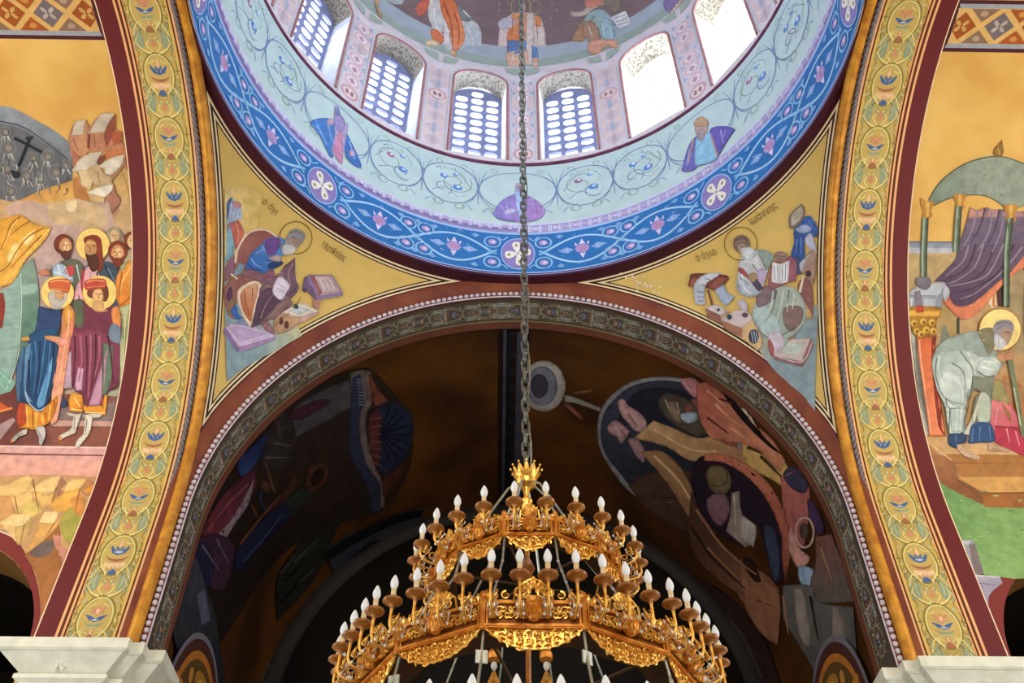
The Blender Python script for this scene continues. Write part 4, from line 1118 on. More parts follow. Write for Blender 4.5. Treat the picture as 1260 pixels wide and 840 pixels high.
for k in range(40):
    x = random.uniform(130, 440); y = random.uniform(130, 420)
    if x < 100+y*.45: continue
    p.line('%f,%f %f,%f' % (x, y, x+random.uniform(10, 24), y+random.uniform(-6, 6)), random.choice(['#5f8f55', '#96b878', '#7ba468']), 7, 2)
p.poly('180,312 260,312 268,330 300,435 225,440 180,330', '#9a9aa4'); p.poly('182,314 255,314 245,330 190,330', '#b7b9c0'); p.poly('245,330 268,325 302,435 268,438', '#7c6f72')
p.poly('225,440 360,448 372,470 320,520 305,640 240,480', '#a9a6b8', 0, to=('#94899c', '240,450 310,600')); p.line('225,442 362,450', '#c8c6d2', 6); p.line('235,470 345,480', '#7f7a90', 4)
p.build('painted_platform_and_lawn', m_pig, FRt)
# rose coloured figure behind
p = Paint(SURF, key='R', step=.00016, grid=4, T=(1110, 430, 5.6)).model(.28)
p.poly('620,220 660,200 720,260 745,380 800,450 850,560 850,740 780,690 640,640 600,500', '#c9747a', 0, to=('#a93a4c', '650,400 750,650')); p.poly('630,240 660,205 710,260 740,380 700,360 620,340', '#8f8a5a', 1); p.poly('690,380 740,430 750,500 710,440', '#9a6a4a', 1)
p.poly('640,530 800,540 850,640 850,740 640,640', '#a8354a'); p.lines('660,400 640,520|720,540 740,640|780,560 810,660', '#e3a0a8', 9, 4); p.line('640,528 800,536', '#7d2436', 6)
p.build('painted_rose_robed_figure', m_pig, FRt)
# the old man
p = Paint(SURF, key='R', step=.00016, grid=4, T=(1110, 300, 5.6)).model(.28)
p.poly('210,790 250,700 320,650 440,610 520,600 620,610 660,700 640,800 720,800 680,850 600,930 500,1000 440,1100 440,1300 320,1290 290,1100 235,960 205,850', '#93a29c', 0, to=('#7d8f8a', '250,700 550,1000'))
p.at(1110, 430, 5.6)
p.poly('205,90 230,20 440,0 520,40 700,50 680,110 640,180 560,190 500,180 480,260 440,300 440,400 400,590 330,580 310,500 300,400 240,270', '#9fb0ac', 0, to=('#c0cdc8', '220,100 420,330'))
p.poly('250,240 300,150 400,180 440,300 435,390 330,370', '#c3d0cc', 1, to=('#a9b9b4', '280,200 430,370')); p.poly('330,400 430,400 420,570 340,570', '#aebfbb')
p.poly('500,180 560,190 640,180 620,330 610,500 520,530 480,520 500,340 540,290 480,260', '#83897a', 0, to=('#5f6653', '500,200 600,400')); p.poly('560,290 610,350 605,490 530,500 520,400', '#a9b6a8', 1)
p.poly('420,580 480,470 540,300 560,290 500,500 460,590', '#bcbfae'); p.lines('490,180 470,330 430,500', '#4e5446', 10, 6)
p.lines('240,60 230,170 290,330 430,380|400,10 480,120 490,180|340,90 420,150 440,280|330,400 325,560|300,330 320,400 400,400', '#5f706c', 9, 4)
p.lines('260,40 250,150 310,300|450,20 500,110|350,180 410,260 420,350|380,410 370,560|410,410 400,560|520,90 640,110|540,60 660,70', '#e0e9e6', 9, 4)
p.poly('520,100 560,60 680,60 680,110 640,170 560,190 510,160', '#b3c2be', 1); p.lines('560,80 640,90|550,120 630,140', '#eaf0ee', 8, 4); p.lines('520,150 580,185 640,175', '#52625e', 9, 4)
p.poly('650,40 720,20 765,0 760,60 710,80 680,90', '#b98a66', 1); p.lines('700,60 750,40|700,45 745,20', '#7d5338', 5, 2)
p.poly('330,580 440,585 440,640 400,650 380,680 320,650', '#2b4568', 1); p.poly('460,600 490,510 610,510 640,620 600,640 540,640 460,645', '#2d4c78', 1); p.lines('490,540 480,640|540,530 530,630|600,530 610,620|370,590 375,640', '#5f86ae', 8, 4)
p.poly('375,660 410,655 470,700 530,735 535,752 480,752 410,720', '#c4a78c', 1); p.poly('590,680 610,640 680,670 740,685 735,705 660,700 600,695', '#bd9a7c', 1); p.lines('400,680 480,730|620,680 700,695', '#8c6850', 5, 2)
old = p.build('painted_stooping_old_man', m_pig, FRt)
q = Paint(SURF, key='R', step=.00016, grid=6, T=(1110, 430, 5.6))
q.line('745,70 780,260 840,600', '#6f7d60', 34, smooth=0); q.line('738,80 770,260 830,600', '#a9b494', 12, smooth=0); q.build('painted_staff', m_pig, FRt)
q = Paint(SURF, key='R', step=.00016, grid=6, T=(1110, 300, 5.6))
ring_ = halo(q, 676, 590, 148, 'painted_halo', m_pig, old, cols=('#efd98c', '#a56c34'), line=6)
q = Paint(SURF, key='R', step=.00016, grid=6, T=(1110, 300, 5.6))
q.poly('530,600 600,575 640,600 640,700 600,760 560,680', '#7d7a60', 1); q.poly('630,560 680,525 740,525 770,560 765,610 730,690 690,700 640,640', '#8f8a94', 1); q.poly('690,590 760,600 740,660 710,700 680,660', '#a58a78', 1)
q.poly('640,620 680,640 720,690 680,730 650,720 635,680', '#b9bcc4', 1); q.lines('640,560 700,535 760,560|650,590 700,560', '#6a6874', 8, 4); q.line('705,605 745,610', '#4e3a34', 7); q.lines('650,640 660,700|680,660 690,710', '#dfe3e6', 6, 3)
q.build('painted_head', m_pig, old)

# ---------------------------------------------------------------- pendentives: two seated evangelists
SURF = srf_sphere
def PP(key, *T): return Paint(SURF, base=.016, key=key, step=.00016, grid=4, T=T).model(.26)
FP1 = fresco('evangelist_fresco', (-4.6, 4.6, H+2.6), 'left pendentive fresco of evangelist in blue bent over his writing desk')
# ground wash and the pale lower field
p = PP('P1', 265, 230, 5.25)
p.shade = 0
p.poly('60,440 62,840 75,1260 200,1160 400,1050 560,960 480,820 300,780 120,700', '#8fabb5', 0, to=('#c9c9a0', '200,900 480,760'))
p.poly('60,0 240,0 300,60 240,400 130,440 60,470', '#dfc88a', 0, to=('#e0c272', '60,200 280,200'))
p.build('painted_ground', m_pig, FP1)
# winged symbol above
p = PP('P1', 265, 230, 5.25)
p.poly('60,420 55,330 90,250 130,300 120,420 90,470 60,480', '#86b3c8', 1); p.poly('100,250 130,210 160,230 185,300 150,380 130,400 115,330', '#c06a5c', 1); p.lines('130,230 150,290 140,370', '#e09a88', 10, 4)
p.poly('58,170 80,90 110,60 120,90 165,110 175,200 130,220 70,275 55,250', '#8798c8', 0, to=('#a9bcd8', '60,100 170,200')); p.poly('58,170 80,90 108,62 90,150 65,260', '#4f6c94'); p.poly('110,100 150,95 170,115 160,140 120,130', '#c28a94'); p.poly('80,240 130,215 100,255 70,275', '#b07f8c')
p.lines('100,110 95,200|130,140 110,200|150,150 140,205', '#d4dcee', 7, 3)
p.build('painted_winged_symbol', m_pig, FP1)
# chair
p = PP('P1', 265, 230, 5.25)
p.poly('120,490 140,400 200,300 270,270 340,280 400,320 380,360 300,400 240,450 200,520 160,580 120,560', '#96605c', 0, to=('#8a5450', '150,400 380,300'))
p.lines('130,490 145,400 205,305 280,275 345,285 400,325', '#e6d4bf', 14, 10); p.poly('62,520 120,430 120,560 60,620', '#8d6478'); p.poly('120,560 150,490 190,500 160,580 130,600', '#7e96a8'); p.lines('100,560 150,600', '#efe4c4', 9)
p.poly('60,640 130,570 240,560 300,580 300,680 200,680 120,760 70,780 55,700', '#93625a', 1); p.poly('70,700 100,640 110,700 90,740', '#5c3a60', 1)
p.at(265, 310, 5.25)
p.poly('70,330 140,280 150,300 120,380 150,430 110,430 80,400', '#8d6a58', 1); p.poly('100,380 135,340 150,400 190,440 160,440 120,420', '#3a68b4', 1); p.poly('145,450 180,420 220,470 225,500 180,510 150,495', '#7a8fb0', 1)
p.poly('140,290 160,230 230,190 270,190 305,220 290,290 270,380 240,430 230,490 170,400', '#e8d4bc', 1); p.poly('160,290 180,240 240,205 275,205 270,280 245,370 228,450 180,380', '#b5704c', 1, to=('#d9a886', '170,330 275,240')); p.lines('190,260 200,340 225,420|240,230 240,330', '#8c4a34', 7, 3)
p.build('painted_wicker_chair', m_pig, FP1)
# footstool
p = PP('P1', 265, 310, 5.25)
p.poly('62,480 120,462 360,520 385,548 150,615', '#cdb4d4', 0, to=('#c3b8d8', '80,480 360,560')); p.poly('62,482 150,615 148,650 52,520', '#8a74a8'); p.poly('150,615 385,548 386,568 148,650', '#a58ab8'); p.poly('90,492 130,480 330,528 165,580', '#b8a6cc', 0); p.lines('100,495 160,575 335,530', '#e6dcf0', 4)
p.build('painted_footstool', m_pig, FP1)
# the writer
p = PP('P1', 265, 310, 5.25)
p.poly('230,490 245,420 280,300 290,230 350,180 420,150 480,190 520,190 540,230 510,280 480,310 495,340 470,380 400,400 340,450 290,470', '#6e5560', 0, to=('#8a6c66', '260,400 480,250'))
p.poly('270,310 330,230 420,260 430,320 360,380 300,440 250,470', '#5c4258', 1); p.poly('350,400 430,310 490,310 495,345 440,400 370,440', '#84686a', 1)
p.lines('290,430 330,330 390,260|340,430 400,360 470,320|300,250 360,200', '#9a8480', 8, 3); p.lines('270,450 310,350 340,280|420,400 470,350', '#3d2a3c', 8, 3)
p.poly('300,460 340,450 370,490 385,535 350,520 320,500', '#9a6e7c', 1)
p.at(265, 230, 5.25)
p.poly('160,590 200,540 260,530 320,570 400,570 440,520 500,470 515,450 520,600 540,640 520,690 480,720 440,690 380,640 300,620 230,590', '#8a5f6c', 0, to=('#6f5568', '200,560 500,650'))
p.poly('190,540 210,470 240,420 300,370 340,330 420,325 455,345 450,420 420,470 430,500 380,530 320,560 260,540 215,530', '#3466b0', 0, to=('#4a7cc4', '220,520 330,400'))
p.poly('330,340 400,330 420,360 390,430 340,440 320,390', '#6c4a90', 1); p.poly('340,500 400,470 440,490 400,520 350,525', '#27406f', 1)
p.lines('230,460 260,500 300,520|260,430 320,400|300,380 330,430', '#86ace0', 10, 4); p.lines('215,500 250,530 310,540|330,470 400,480', '#1f3f78', 8, 3)
p.poly('340,460 400,440 430,450 420,480 370,480', '#b0988e', 1); p.lines('350,600 400,560 440,600|500,500 470,560 490,640|420,540 450,620', '#a98a8c', 9, 4); p.lines('440,520 500,470|480,690 530,640', '#4f3a4c', 8, 4)
p.poly('330,540 380,540 370,600 330,570', '#8c5a70', 1)
man = p.build('painted_evangelist_in_blue', m_pig, FP1)
q = PP('P1', 265, 230, 5.25); q.ring(520, 328, 108, '#8a6d34', w=6, k=28); q.build('painted_halo_line', m_pig, man)
q = PP('P1', 265, 230, 5.25); q.poly('455,340 480,290 520,270 570,290 578,330 550,370 520,400 500,420 470,440 430,430 425,390', '#8f9296', 1); q.poly('480,330 530,330 545,350 520,385 490,390 470,360', '#a98f80', 1); q.poly('440,380 480,370 520,390 500,430 450,440 430,410', '#c3c3c6', 1)
q.lines('480,300 530,285 570,320|490,320 530,345', '#5c5e66', 6, 3); q.lines('450,400 470,430|480,390 490,425|500,395 505,420', '#e6e6e8', 5, 2); q.line('500,350 530,360', '#5a4642', 5)
q.build('painted_grey_head', m_pig, man)
q = PP('P1', 265, 230, 5.25); q.poly('375,640 415,578 480,630 460,680 425,730 375,690', '#dcd4e6', 1); q.lines('400,620 450,650|395,650 440,680', '#a99cc0', 4); q.build('painted_paper_sheet', m_pig, man)
# desk and lectern
p = PP('P1', 265, 310, 5.25)
p.poly('380,440 430,390 490,360 660,380 670,395 540,460 470,510 400,530 375,490', '#b08a70', 0, to=('#c8a480', '400,480 640,390')); p.poly('430,390 510,345 560,330 668,380 545,420', '#ddd2c6'); p.poly('470,380 540,350 610,370 545,405', '#bcc4c8'); p.poly('545,422 668,384 668,400 545,462', '#c9a6a0')
p.ring(425, 445, 13, '#5c3a34', ry=26, k=12); p.ring(460, 470, 15, '#5c3a34', ry=26, k=12); p.poly('505,345 520,335 538,350 530,368 508,362', '#3c4c50', 1); p.line('525,345 555,285', '#3a3430', 6, 2)
p.lines('385,480 440,420 480,395', '#7a5a48', 5); p.build('painted_writing_desk', m_pig, FP1)
p = PP('P1', 265, 310, 5.25)
p.poly('630,300 690,290 665,370 630,355', '#b07f72'); p.poly('575,170 590,150 660,300 690,290 650,310 580,240 560,250', '#6f5a7c'); p.poly('600,145 755,148 822,265 820,282 660,310 595,180', '#8a7aa0'); p.poly('618,150 750,155 808,258 668,285', '#b7a0a8'); p.poly('640,155 735,158 790,250 680,262', '#cbb6b4'); p.poly('612,155 640,155 690,262 668,285', '#a05c60')
p.lines('660,175 690,250|690,172 725,248|720,172 755,240|735,165 780,225', '#8d86a8', 5); p.ring(578, 245, 14, '#5a4a68', k=10)
p.build('painted_lectern', m_pig, FP1)

# lettering painted beside the halo, warped to the curved ground
def letter_mesh(txt):
    c = bpy.data.curves.new('t', 'FONT'); c.body = txt; c.size = 1; c.resolution_u = 2
    o = bpy.data.objects.new('t', c); S.collection.objects.link(o)
    dg = bpy.context.evaluated_depsgraph_get(); me = o.evaluated_get(dg).to_mesh()
    v = [(q.co.x, q.co.y) for q in me.vertices]; f = [tuple(t.vertices) for t in me.polygons]
    o.evaluated_get(dg).to_mesh_clear(); bpy.data.objects.remove(o); bpy.data.curves.remove(c)
    return v, f
def lettering(p, txt, x, y, size, ang, col, aspect=1.0):
    v, f = letter_mesh(txt); ox, oy, k = p.T; a = rad(ang)
    pts = [(ox+(x+(u*aspect*cos(a)+w*sin(a))*size)/k, oy+(y+(u*aspect*sin(a)-w*cos(a))*size)/k) for u, w in v]
    p.n += 1; p.raw(pts, f, [lin(col)]*len(pts))
p = PP('P1', 265, 230, 5.25)
lettering(p, 'ὁ ἅγι', 298, 100, 62, 42, '#8d7438', .85); lettering(p, 'Ματθαῖος', 680, 385, 62, 33, '#6d5a30', .62)
p.build('painted_inscription', m_pig, FP1)

FP2 = fresco('evangelist_fresco', (4.6, 4.6, H+2.6), 'right pendentive fresco of white bearded evangelist holding an open book')
p = PP('P2', 840, 300, 4.667)
p.shade = 0
p.poly('430,380 780,350 765,700 760,980 700,880 560,760 430,600 380,520', '#8ea4ae', 0, to=('#c9c095', '600,600 420,420')); p.build('painted_ground', m_pig, FP2)
# flaking plaster spots
p = PP('P2', 740, 220, 2.8)
random.seed(5)
for k in range(34):
    x = random.gauss(150, 38); y = 350+(x-120)*.32+random.gauss(0, 12); r = random.uniform(1.5, 6)
    if x > 215: y = 330+random.gauss(0, 12)
    p.poly([(p.T[0]+(x+r*random.uniform(.6, 1.4)*cos(a))/2.8, p.T[1]+(y+r*.8*random.uniform(.5, 1.3)*sin(a))/2.8) for a in [2*PI*i/7 for i in range(7)]], '#e9e2cc')
tag(p.build('flaked_plaster', m_pig, FP2), kind='stuff')
# eagle symbol with book
p = PP('P2', 840, 230, 4.667)
p.poly('640,240 700,175 740,170 775,240 770,290 730,280 700,300 700,400 660,460 620,400 640,320', '#33569c', 0, to=('#4a6cb4', '650,300 760,220')); p.poly('690,180 730,165 740,200 775,230 765,270 730,250 690,230', '#3b62ac', 1)
p.poly('650,240 700,215 740,235 720,260 670,262', '#9fb0d4', 1); p.poly('700,300 735,265 760,320 770,380 740,370 715,340', '#b9bfd4', 1); p.poly('640,400 680,410 680,500 640,480', '#46527e', 1)
p.lines('720,190 750,230|740,180 772,215|655,300 650,380|680,290 680,390', '#7d9ad4', 6, 3)
p.poly('612,165 682,95 700,125 690,190 640,238 612,235', '#82746c'); p.poly('625,168 680,108 690,130 682,180 640,220 622,222', '#b8b0a4'); p.lines('640,165 680,130|640,185 680,150', '#8d8478', 4)
p.build('painted_eagle_symbol', m_pig, FP2)
# throne
p = PP('P2', 840, 230, 4.667)
p.poly('670,480 700,400 750,360 765,400 760,520 740,560 700,500', '#a98c7c', 1); p.poly('670,440 735,385 700,440 690,490', '#b7c3d0', 1); p.poly('700,520 740,560 750,700 740,740 680,640 660,560', '#8d5f5c', 1); p.ring(722, 497, 16, '#4a3440', ry=20, k=12)
p.poly('665,600 690,500 700,510 680,610', '#eadcc4'); p.poly('660,620 700,660 745,740 715,755 670,680', '#c2a070', 1)
p.build('painted_throne', m_pig, FP2)
# footstool
p = PP('P2', 840, 300, 4.667)
p.poly('520,640 570,560 740,540 750,580 690,690 530,650', '#c9bcb8'); p.poly('735,540 752,580 690,706 680,680', '#9c7070'); p.poly('515,640 690,675 690,706 530,665', '#8f6a74'); p.poly('585,575 700,562 660,640 560,625', '#b9c6c0'); p.lines('530,640 685,678 745,560', '#e6d0cc', 5)
p.build('painted_footstool', m_pig, FP2)
# the evangelist
p = PP('P2', 840, 230, 4.667)
p.poly('405,700 430,640 470,600 560,570 640,580 690,640 710,720 690,790 640,850 600,900 540,920 490,880 440,830 400,760', '#8fa09c', 0, to=('#a9b6ac', '420,740 660,640')); p.poly('580,700 640,680 690,700 680,780 620,830 580,780', '#86706c', 1)
p.poly('400,720 430,650 480,690 560,780 540,850 470,840 420,780', '#a9bfc0', 1)
p.poly('420,640 440,600 500,560 540,600 520,650 470,680 430,690', '#7d6c72', 1)
p.lines('520,600 500,700 440,760|580,590 560,700 520,830|640,610 630,700|450,820 520,880|600,640 600,720', '#cdd8d4', 9, 4); p.lines('540,590 520,700 470,780|610,590 600,680|560,860 650,800|480,850 540,900', '#66726e', 8, 3)
p.poly('320,450 340,400 400,365 470,360 520,390 500,440 480,520 450,600 400,630 340,620 310,580 315,510', '#aab4c2', 0, to=('#c3c8cc', '330,560 420,420')); p.poly('430,365 490,370 525,400 500,450 480,480 455,430', '#8fa09e', 1)
p.poly('320,460 350,470 380,510 470,580 460,590 420,580 380,530 320,485', '#9b4a4a'); p.poly('385,520 425,590 440,600 460,580 440,540 410,510', '#4c4a5e'); p.poly('375,505 410,490 430,510 410,545 385,535', '#a88c6c', 1)
p.lines('330,540 370,600 400,610|350,420 420,440|340,500 350,560|420,400 440,470', '#e2e6ea', 9, 4); p.lines('315,560 340,615|400,440 450,520 460,560|330,520 380,560', '#7a8494', 7, 3); p.poly('430,480 470,470 480,520 460,560 430,530', '#b7a6c8', 1)
p.at(840, 300, 4.667)
p.poly('495,520 550,505 580,540 575,590 520,640 495,600', '#c6bccc', 1); p.poly('488,560 500,540 525,600 520,650 505,640', '#a05c5c'); p.poly('600,540 650,520 620,550', '#a98c78', 1)
man = p.build('painted_evangelist_in_white', m_pig, FP2)
q = PP('P2', 840, 230, 4.667); q.ring(333, 325, 97, '#86692f', w=5, k=28); q.build('painted_halo_line', m_pig, man)
q = PP('P2', 840, 230, 4.667); q.poly('290,320 300,290 340,275 375,295 385,340 350,380 320,375 295,350', '#7d6a62', 1); q.poly('315,340 350,325 365,350 350,385 325,375', '#b09a88', 1); q.poly('335,360 380,345 420,370 415,400 375,425 345,400', '#c3ccd4', 1)
q.lines('300,310 340,290 370,310', '#5a4842', 6, 3); q.lines('355,375 375,410|375,365 390,405|395,370 400,395', '#eef0f2', 5, 2); q.line('325,345 350,340', '#4a3a34', 5); q.build('painted_bald_head', m_pig, man)
q = PP('P2', 840, 230, 4.667); q.poly('490,570 500,480 520,430 560,420 620,395 655,430 650,540 600,550 540,580 500,590', '#96606c', 0); q.poly('515,430 560,440 615,420 605,545 560,555 510,545', '#dfe0e2'); q.lines('525,450 530,535|545,450 548,540|572,450 572,545|592,445 588,540', '#8d9aae', 6); q.line('560,440 558,555', '#a9a4ac', 4)
q.poly('530,380 570,370 600,390 590,425 545,425', '#9c8078', 1); q.lines('535,395 590,400|545,410 585,415', '#7a5c58', 4); q.build('painted_open_book', m_pig, man)
# lectern with scroll, and chests
p = PP('P2', 840, 230, 4.667)
p.line('145,590 165,660 175,700', '#7c4c40', 13, 16, 1); p.poly('30,570 45,500 90,495 250,505 268,525 200,590 140,580 60,560', '#6d3a34'); p.poly('35,570 55,520 90,520 70,575', '#8f5a4c'); p.poly('140,580 200,515 262,520 205,585', '#8a5046')
p.poly('62,590 75,545 110,510 160,495 225,492 180,525 140,550 125,600 132,675 75,675', '#a9b4c4', 0, to=('#c6ccd6', '80,640 180,500')); p.poly('185,590 235,560 265,610 302,630 250,685 215,650', '#9dafc6'); p.lines('80,600 120,605|82,630 122,632|90,655 125,655|105,560 135,570|130,525 165,535', '#6f7c98', 5)
p.poly('130,695 190,675 262,715 215,740 150,735', '#c9c2c6'); p.poly('130,695 215,735 225,785 145,755', '#8a5c50'); p.poly('215,735 262,715 265,740 225,785', '#b49a80'); p.ring(205, 705, 10, '#4a5668', k=10)
p.build('painted_scroll_lectern', m_pig, FP2)
p = PP('P2', 840, 230, 4.667)
p.poly('222,765 310,705 385,725 400,760 340,810', '#c6b9bc'); p.poly('222,765 340,810 350,870 235,810', '#9c6a54'); p.poly('340,810 400,760 440,830 460,900 430,940 380,900 345,870', '#cfae84'); p.poly('310,660 345,640 375,680 370,720 335,700', '#b9b4c0'); p.ring(358, 735, 18, '#6a5260', ry=15, k=12); p.poly('255,740 270,730 285,745 275,760 258,758', '#3a4c5c', 1)
p.ring(408, 858, 30, '#3c3c48', ry=42, k=18); p.lines('395,830 405,895|408,822 420,890|422,830 432,880', '#8da0b8', 7)
p.build('painted_chest', m_pig, FP2)
p = PP('P2', 840, 230, 4.667)
lettering(p, 'ὁ ἅγιο', 80, 432, 62, -22, '#8a6f35', .7); lettering(p, 'Ιωάννης', 395, 222, 62, -35, '#6e5a34', .75)
p.build('painted_inscription', m_pig, FP2)

# ---------------------------------------------------------------- dome: seated apostles; drum: prophets in the vine
SURF = srf_dome
def PD(*T): return Paint(srf_dome, key='D', step=.0003, grid=3.5, T=T).model(.25)
FD = fresco('apostles_fresco', (0, 4.4, H+15), 'dome fresco of robed figures seated on a pale bench above the windows')
p = PD(460, 0, 5.25)
p.poly('355,-20 460,-20 520,60 560,120 640,130 690,190 695,300 600,300 540,330 480,330 440,290 370,260 380,190 350,100', '#d6d2cc', 0, to=('#c3c8cc', '400,0 650,250'))
p.poly('420,-20 490,-20 550,60 570,140 590,250 540,330 510,335 495,250 470,150 440,90', '#d9764c', 0, to=('#e59468', '450,0 560,300')); p.poly('370,190 430,200 470,230 440,280 400,290 375,250', '#dd8058', 1); p.poly('275,40 340,-20 360,20 320,100 280,90', '#d2705a', 1)
p.lines('470,60 500,160 510,300|520,80 550,180 545,290|450,20 480,100', '#b04f30', 9, 4); p.lines('390,60 400,160 450,230|600,160 640,260|570,60 630,120', '#f0f0ee', 9, 5); p.poly('450,130 490,200 490,290 450,280', '#ecdfdc')
p.poly('335,270 370,255 420,275 415,292 350,295', '#e6cfa8', 1); p.poly('490,320 530,335 530,370 510,365', '#dcb094', 1)
p.poly('545,40 600,80 640,120 600,140 560,120', '#8d8f90', 1)
p.build('painted_apostle_in_orange', m_pig, FD)
p = PD(460, 0, 5.25)
p.poly('820,160 890,90 960,80 1040,90 1090,140 1115,300 1060,300 1050,400 990,420 870,420 850,300 800,300', '#dcc0ba', 0, to=('#e0d6cc', '830,200 1100,250'))
p.poly('890,100 940,80 985,90 985,260 930,270 855,260 870,180', '#dc8a5c', 0, to=('#e8a070', '870,200 980,120')); p.poly('1030,90 1080,110 1110,290 1030,290', '#e3d3c6'); p.poly('1030,90 1085,115 1080,170 1030,170', '#e0905f')
p.poly('860,262 985,262 985,340 860,350', '#5f86b8'); p.poly('1020,290 1060,310 1065,380 1020,380', '#6a90c0'); p.poly('855,345 985,325 985,410 880,430 860,400', '#dfb49c', 1); p.poly('1025,375 1065,378 1055,440 1030,430', '#d8b09c', 1)
p.poly('805,140 860,110 920,130 900,170 840,190 810,180', '#c9c3cc', 1); p.lines('900,120 890,240|940,110 935,250|870,280 870,340|920,280 920,330|1050,130 1060,270', '#b87450', 7, 3); p.lines('830,200 820,290|1080,190 1095,280|900,350 890,410', '#f2ebe4', 7, 4)
p.ring(950, 45, 68, '#c2ae86', w=6, k=24); p.ring(1042, 45, 40, '#b8a680', w=5, k=20, ry=44); p.ring(962, 45, 30, '#8a6858', ry=40, k=14); p.ring(965, 50, 20, '#c9a090', ry=28, k=12)
p.build('painted_apostle_behind_the_chain', m_pig, FD)
p = PD(660, 0, 4.2)
p.poly('240,110 300,50 360,60 400,120 410,190 360,210 280,220 240,180', '#9aa89c', 0, to=('#a4b8bc', '260,180 380,100')); p.poly('240,120 290,110 320,150 330,205 260,200', '#b08a72', 1); p.poly('330,110 370,90 400,140 405,200 350,205', '#9db9c2', 1)
p.poly('175,60 230,60 280,20 330,0 350,20 300,45 250,80 190,85', '#c9b6a8', 1); p.poly('250,10 300,-20 350,0 330,25 270,40', '#d48a74', 1); p.poly('350,-20 430,-20 440,30 400,70 360,40', '#8d8272', 1); p.poly('380,90 460,55 495,120 430,150', '#dcdada'); p.lines('400,95 460,75|410,115 470,95|420,130 475,112', '#9a96a0', 4)
p.poly('185,200 230,120 250,190 240,215 190,212', '#b58a6a', 1); p.poly('270,215 400,205 420,250 360,240 330,270 280,280', '#d9a088', 1); p.lines('270,140 290,190|340,120 350,190|380,130 390,190', '#d9e2e0', 6, 3); p.lines('300,80 270,120|320,140 330,200', '#6f7a72', 6, 3)
p.build('painted_apostle_with_scroll', m_pig, FD)
p = PD(660, 0, 4.2)
p.poly('655,20 680,-20 760,-20 740,20 700,60 670,55', '#8a7aa8', 1); p.poly('690,60 740,0 760,0 700,70 680,105', '#dcc0a4', 1); p.build('painted_robe_hem', m_pig, FD)
p = PD(460, 0, 5.25)
p.poly('5,-20 45,-20 30,40 60,110 45,120 20,70', '#c9a080', 1); p.poly('60,-20 180,-20 190,20 140,30', '#b9bcc0', 1); p.build('painted_robe_hem', m_pig, FD)
# flaked specks
p = PD(460, 0, 5.25)
for x, y in ((810, 20), (866, 12), (1142, 110), (1180, 60), (1150, 20), (808, 60)): p.line('%d,%d %d,%d' % (x, y, x+2, y+18), '#cfc4c0', 5, 2)
tag(p.build('flaked_plaster', m_pig, FD), kind='stuff')

def PB(*T): return Paint(srf_drum, key='B', base=.012, step=.0003, grid=4, T=T).model(.25)
# three prophets inside the pale band
fb = fresco('prophet_fresco', (-3.4, 3.4, H+7.4), 'small drum fresco of prophet in blue, left of the three in the pale band')
p = PB(220, 0, 3)
p.poly('485,450 545,435 580,460 575,560 560,580 520,500', '#4c7fc6', 1); p.poly('610,480 640,530 675,610 650,612 615,570', '#4576be', 1); p.poly('575,400 590,395 605,450 625,455 620,500 600,580 565,560 575,500', '#b4a8cc', 1); p.poly('570,540 600,480 605,600 580,580', '#c98aa8', 1)
p.poly('575,430 600,425 615,455 605,485 580,475', '#9d92c0', 1); p.poly('578,405 588,395 598,425 580,428', '#7a86b4'); p.lines('510,460 545,530|550,450 565,520|630,520 650,590', '#93b8e8', 6, 3); p.ring(560, 450, 14, '#c4a0b8', k=10); p.ring(640, 565, 12, '#cf9aa8', k=8)
p.build('painted_figure', m_pig, fb)
fb = fresco('prophet_fresco', (0, 4.8, H+7.4), 'small drum fresco of figure in wide lilac mantle behind the chain, middle of the three')
p = PB(560, 160, 4.667)
p.poly('215,480 260,410 330,370 370,365 430,380 490,420 520,460 500,500 430,525 330,525 250,510', '#8a80c4', 0, to=('#b08cc8', '250,450 500,470')); p.poly('345,350 370,320 395,345 400,500 370,500 350,420', '#a9bfe6', 1); p.ring(368, 328, 26, '#c3a4c4', k=14, w=5); p.ring(366, 330, 15, '#a98ca8', k=10)
p.lines('280,480 340,460 370,460|260,430 300,500|290,410 320,500', '#b9b0e0', 7, 3); p.lines('430,400 440,510|460,410 475,500|490,430 500,480', '#9a7ab8', 5, 3); p.poly('290,460 330,450 350,470 300,480', '#c9c6e6', 1)
p.build('painted_figure', m_pig, fb)
fb = fresco('prophet_fresco', (3.4, 3.4, H+7.4), 'small drum fresco of crowned prophet in violet, right of the three in the pale band')
p = PB(640, 0, 3)
p.poly('600,610 625,530 660,500 670,540 650,620 600,632', '#6e6ab4', 1); p.poly('700,480 740,465 790,475 770,510 740,560 725,580 710,540', '#6a60b0', 1); p.poly('655,500 700,490 725,560 720,590 650,610 645,560', '#8fc0dc', 1); p.ring(668, 478, 24, '#c0a2a0', ry=30, k=14); p.poly('640,455 655,435 672,430 692,445 690,465 650,468', '#c4a080', 1)
p.line('705,500 730,580', '#c39a78', 6); p.line('640,510 620,600', '#c39a78', 6); p.lines('740,480 750,530|760,480 745,520|625,550 615,610', '#a4a0dc', 6, 3); p.poly('655,480 682,480 675,520 660,515', '#a99aa0', 1)
p.build('painted_figure', m_pig, fb)

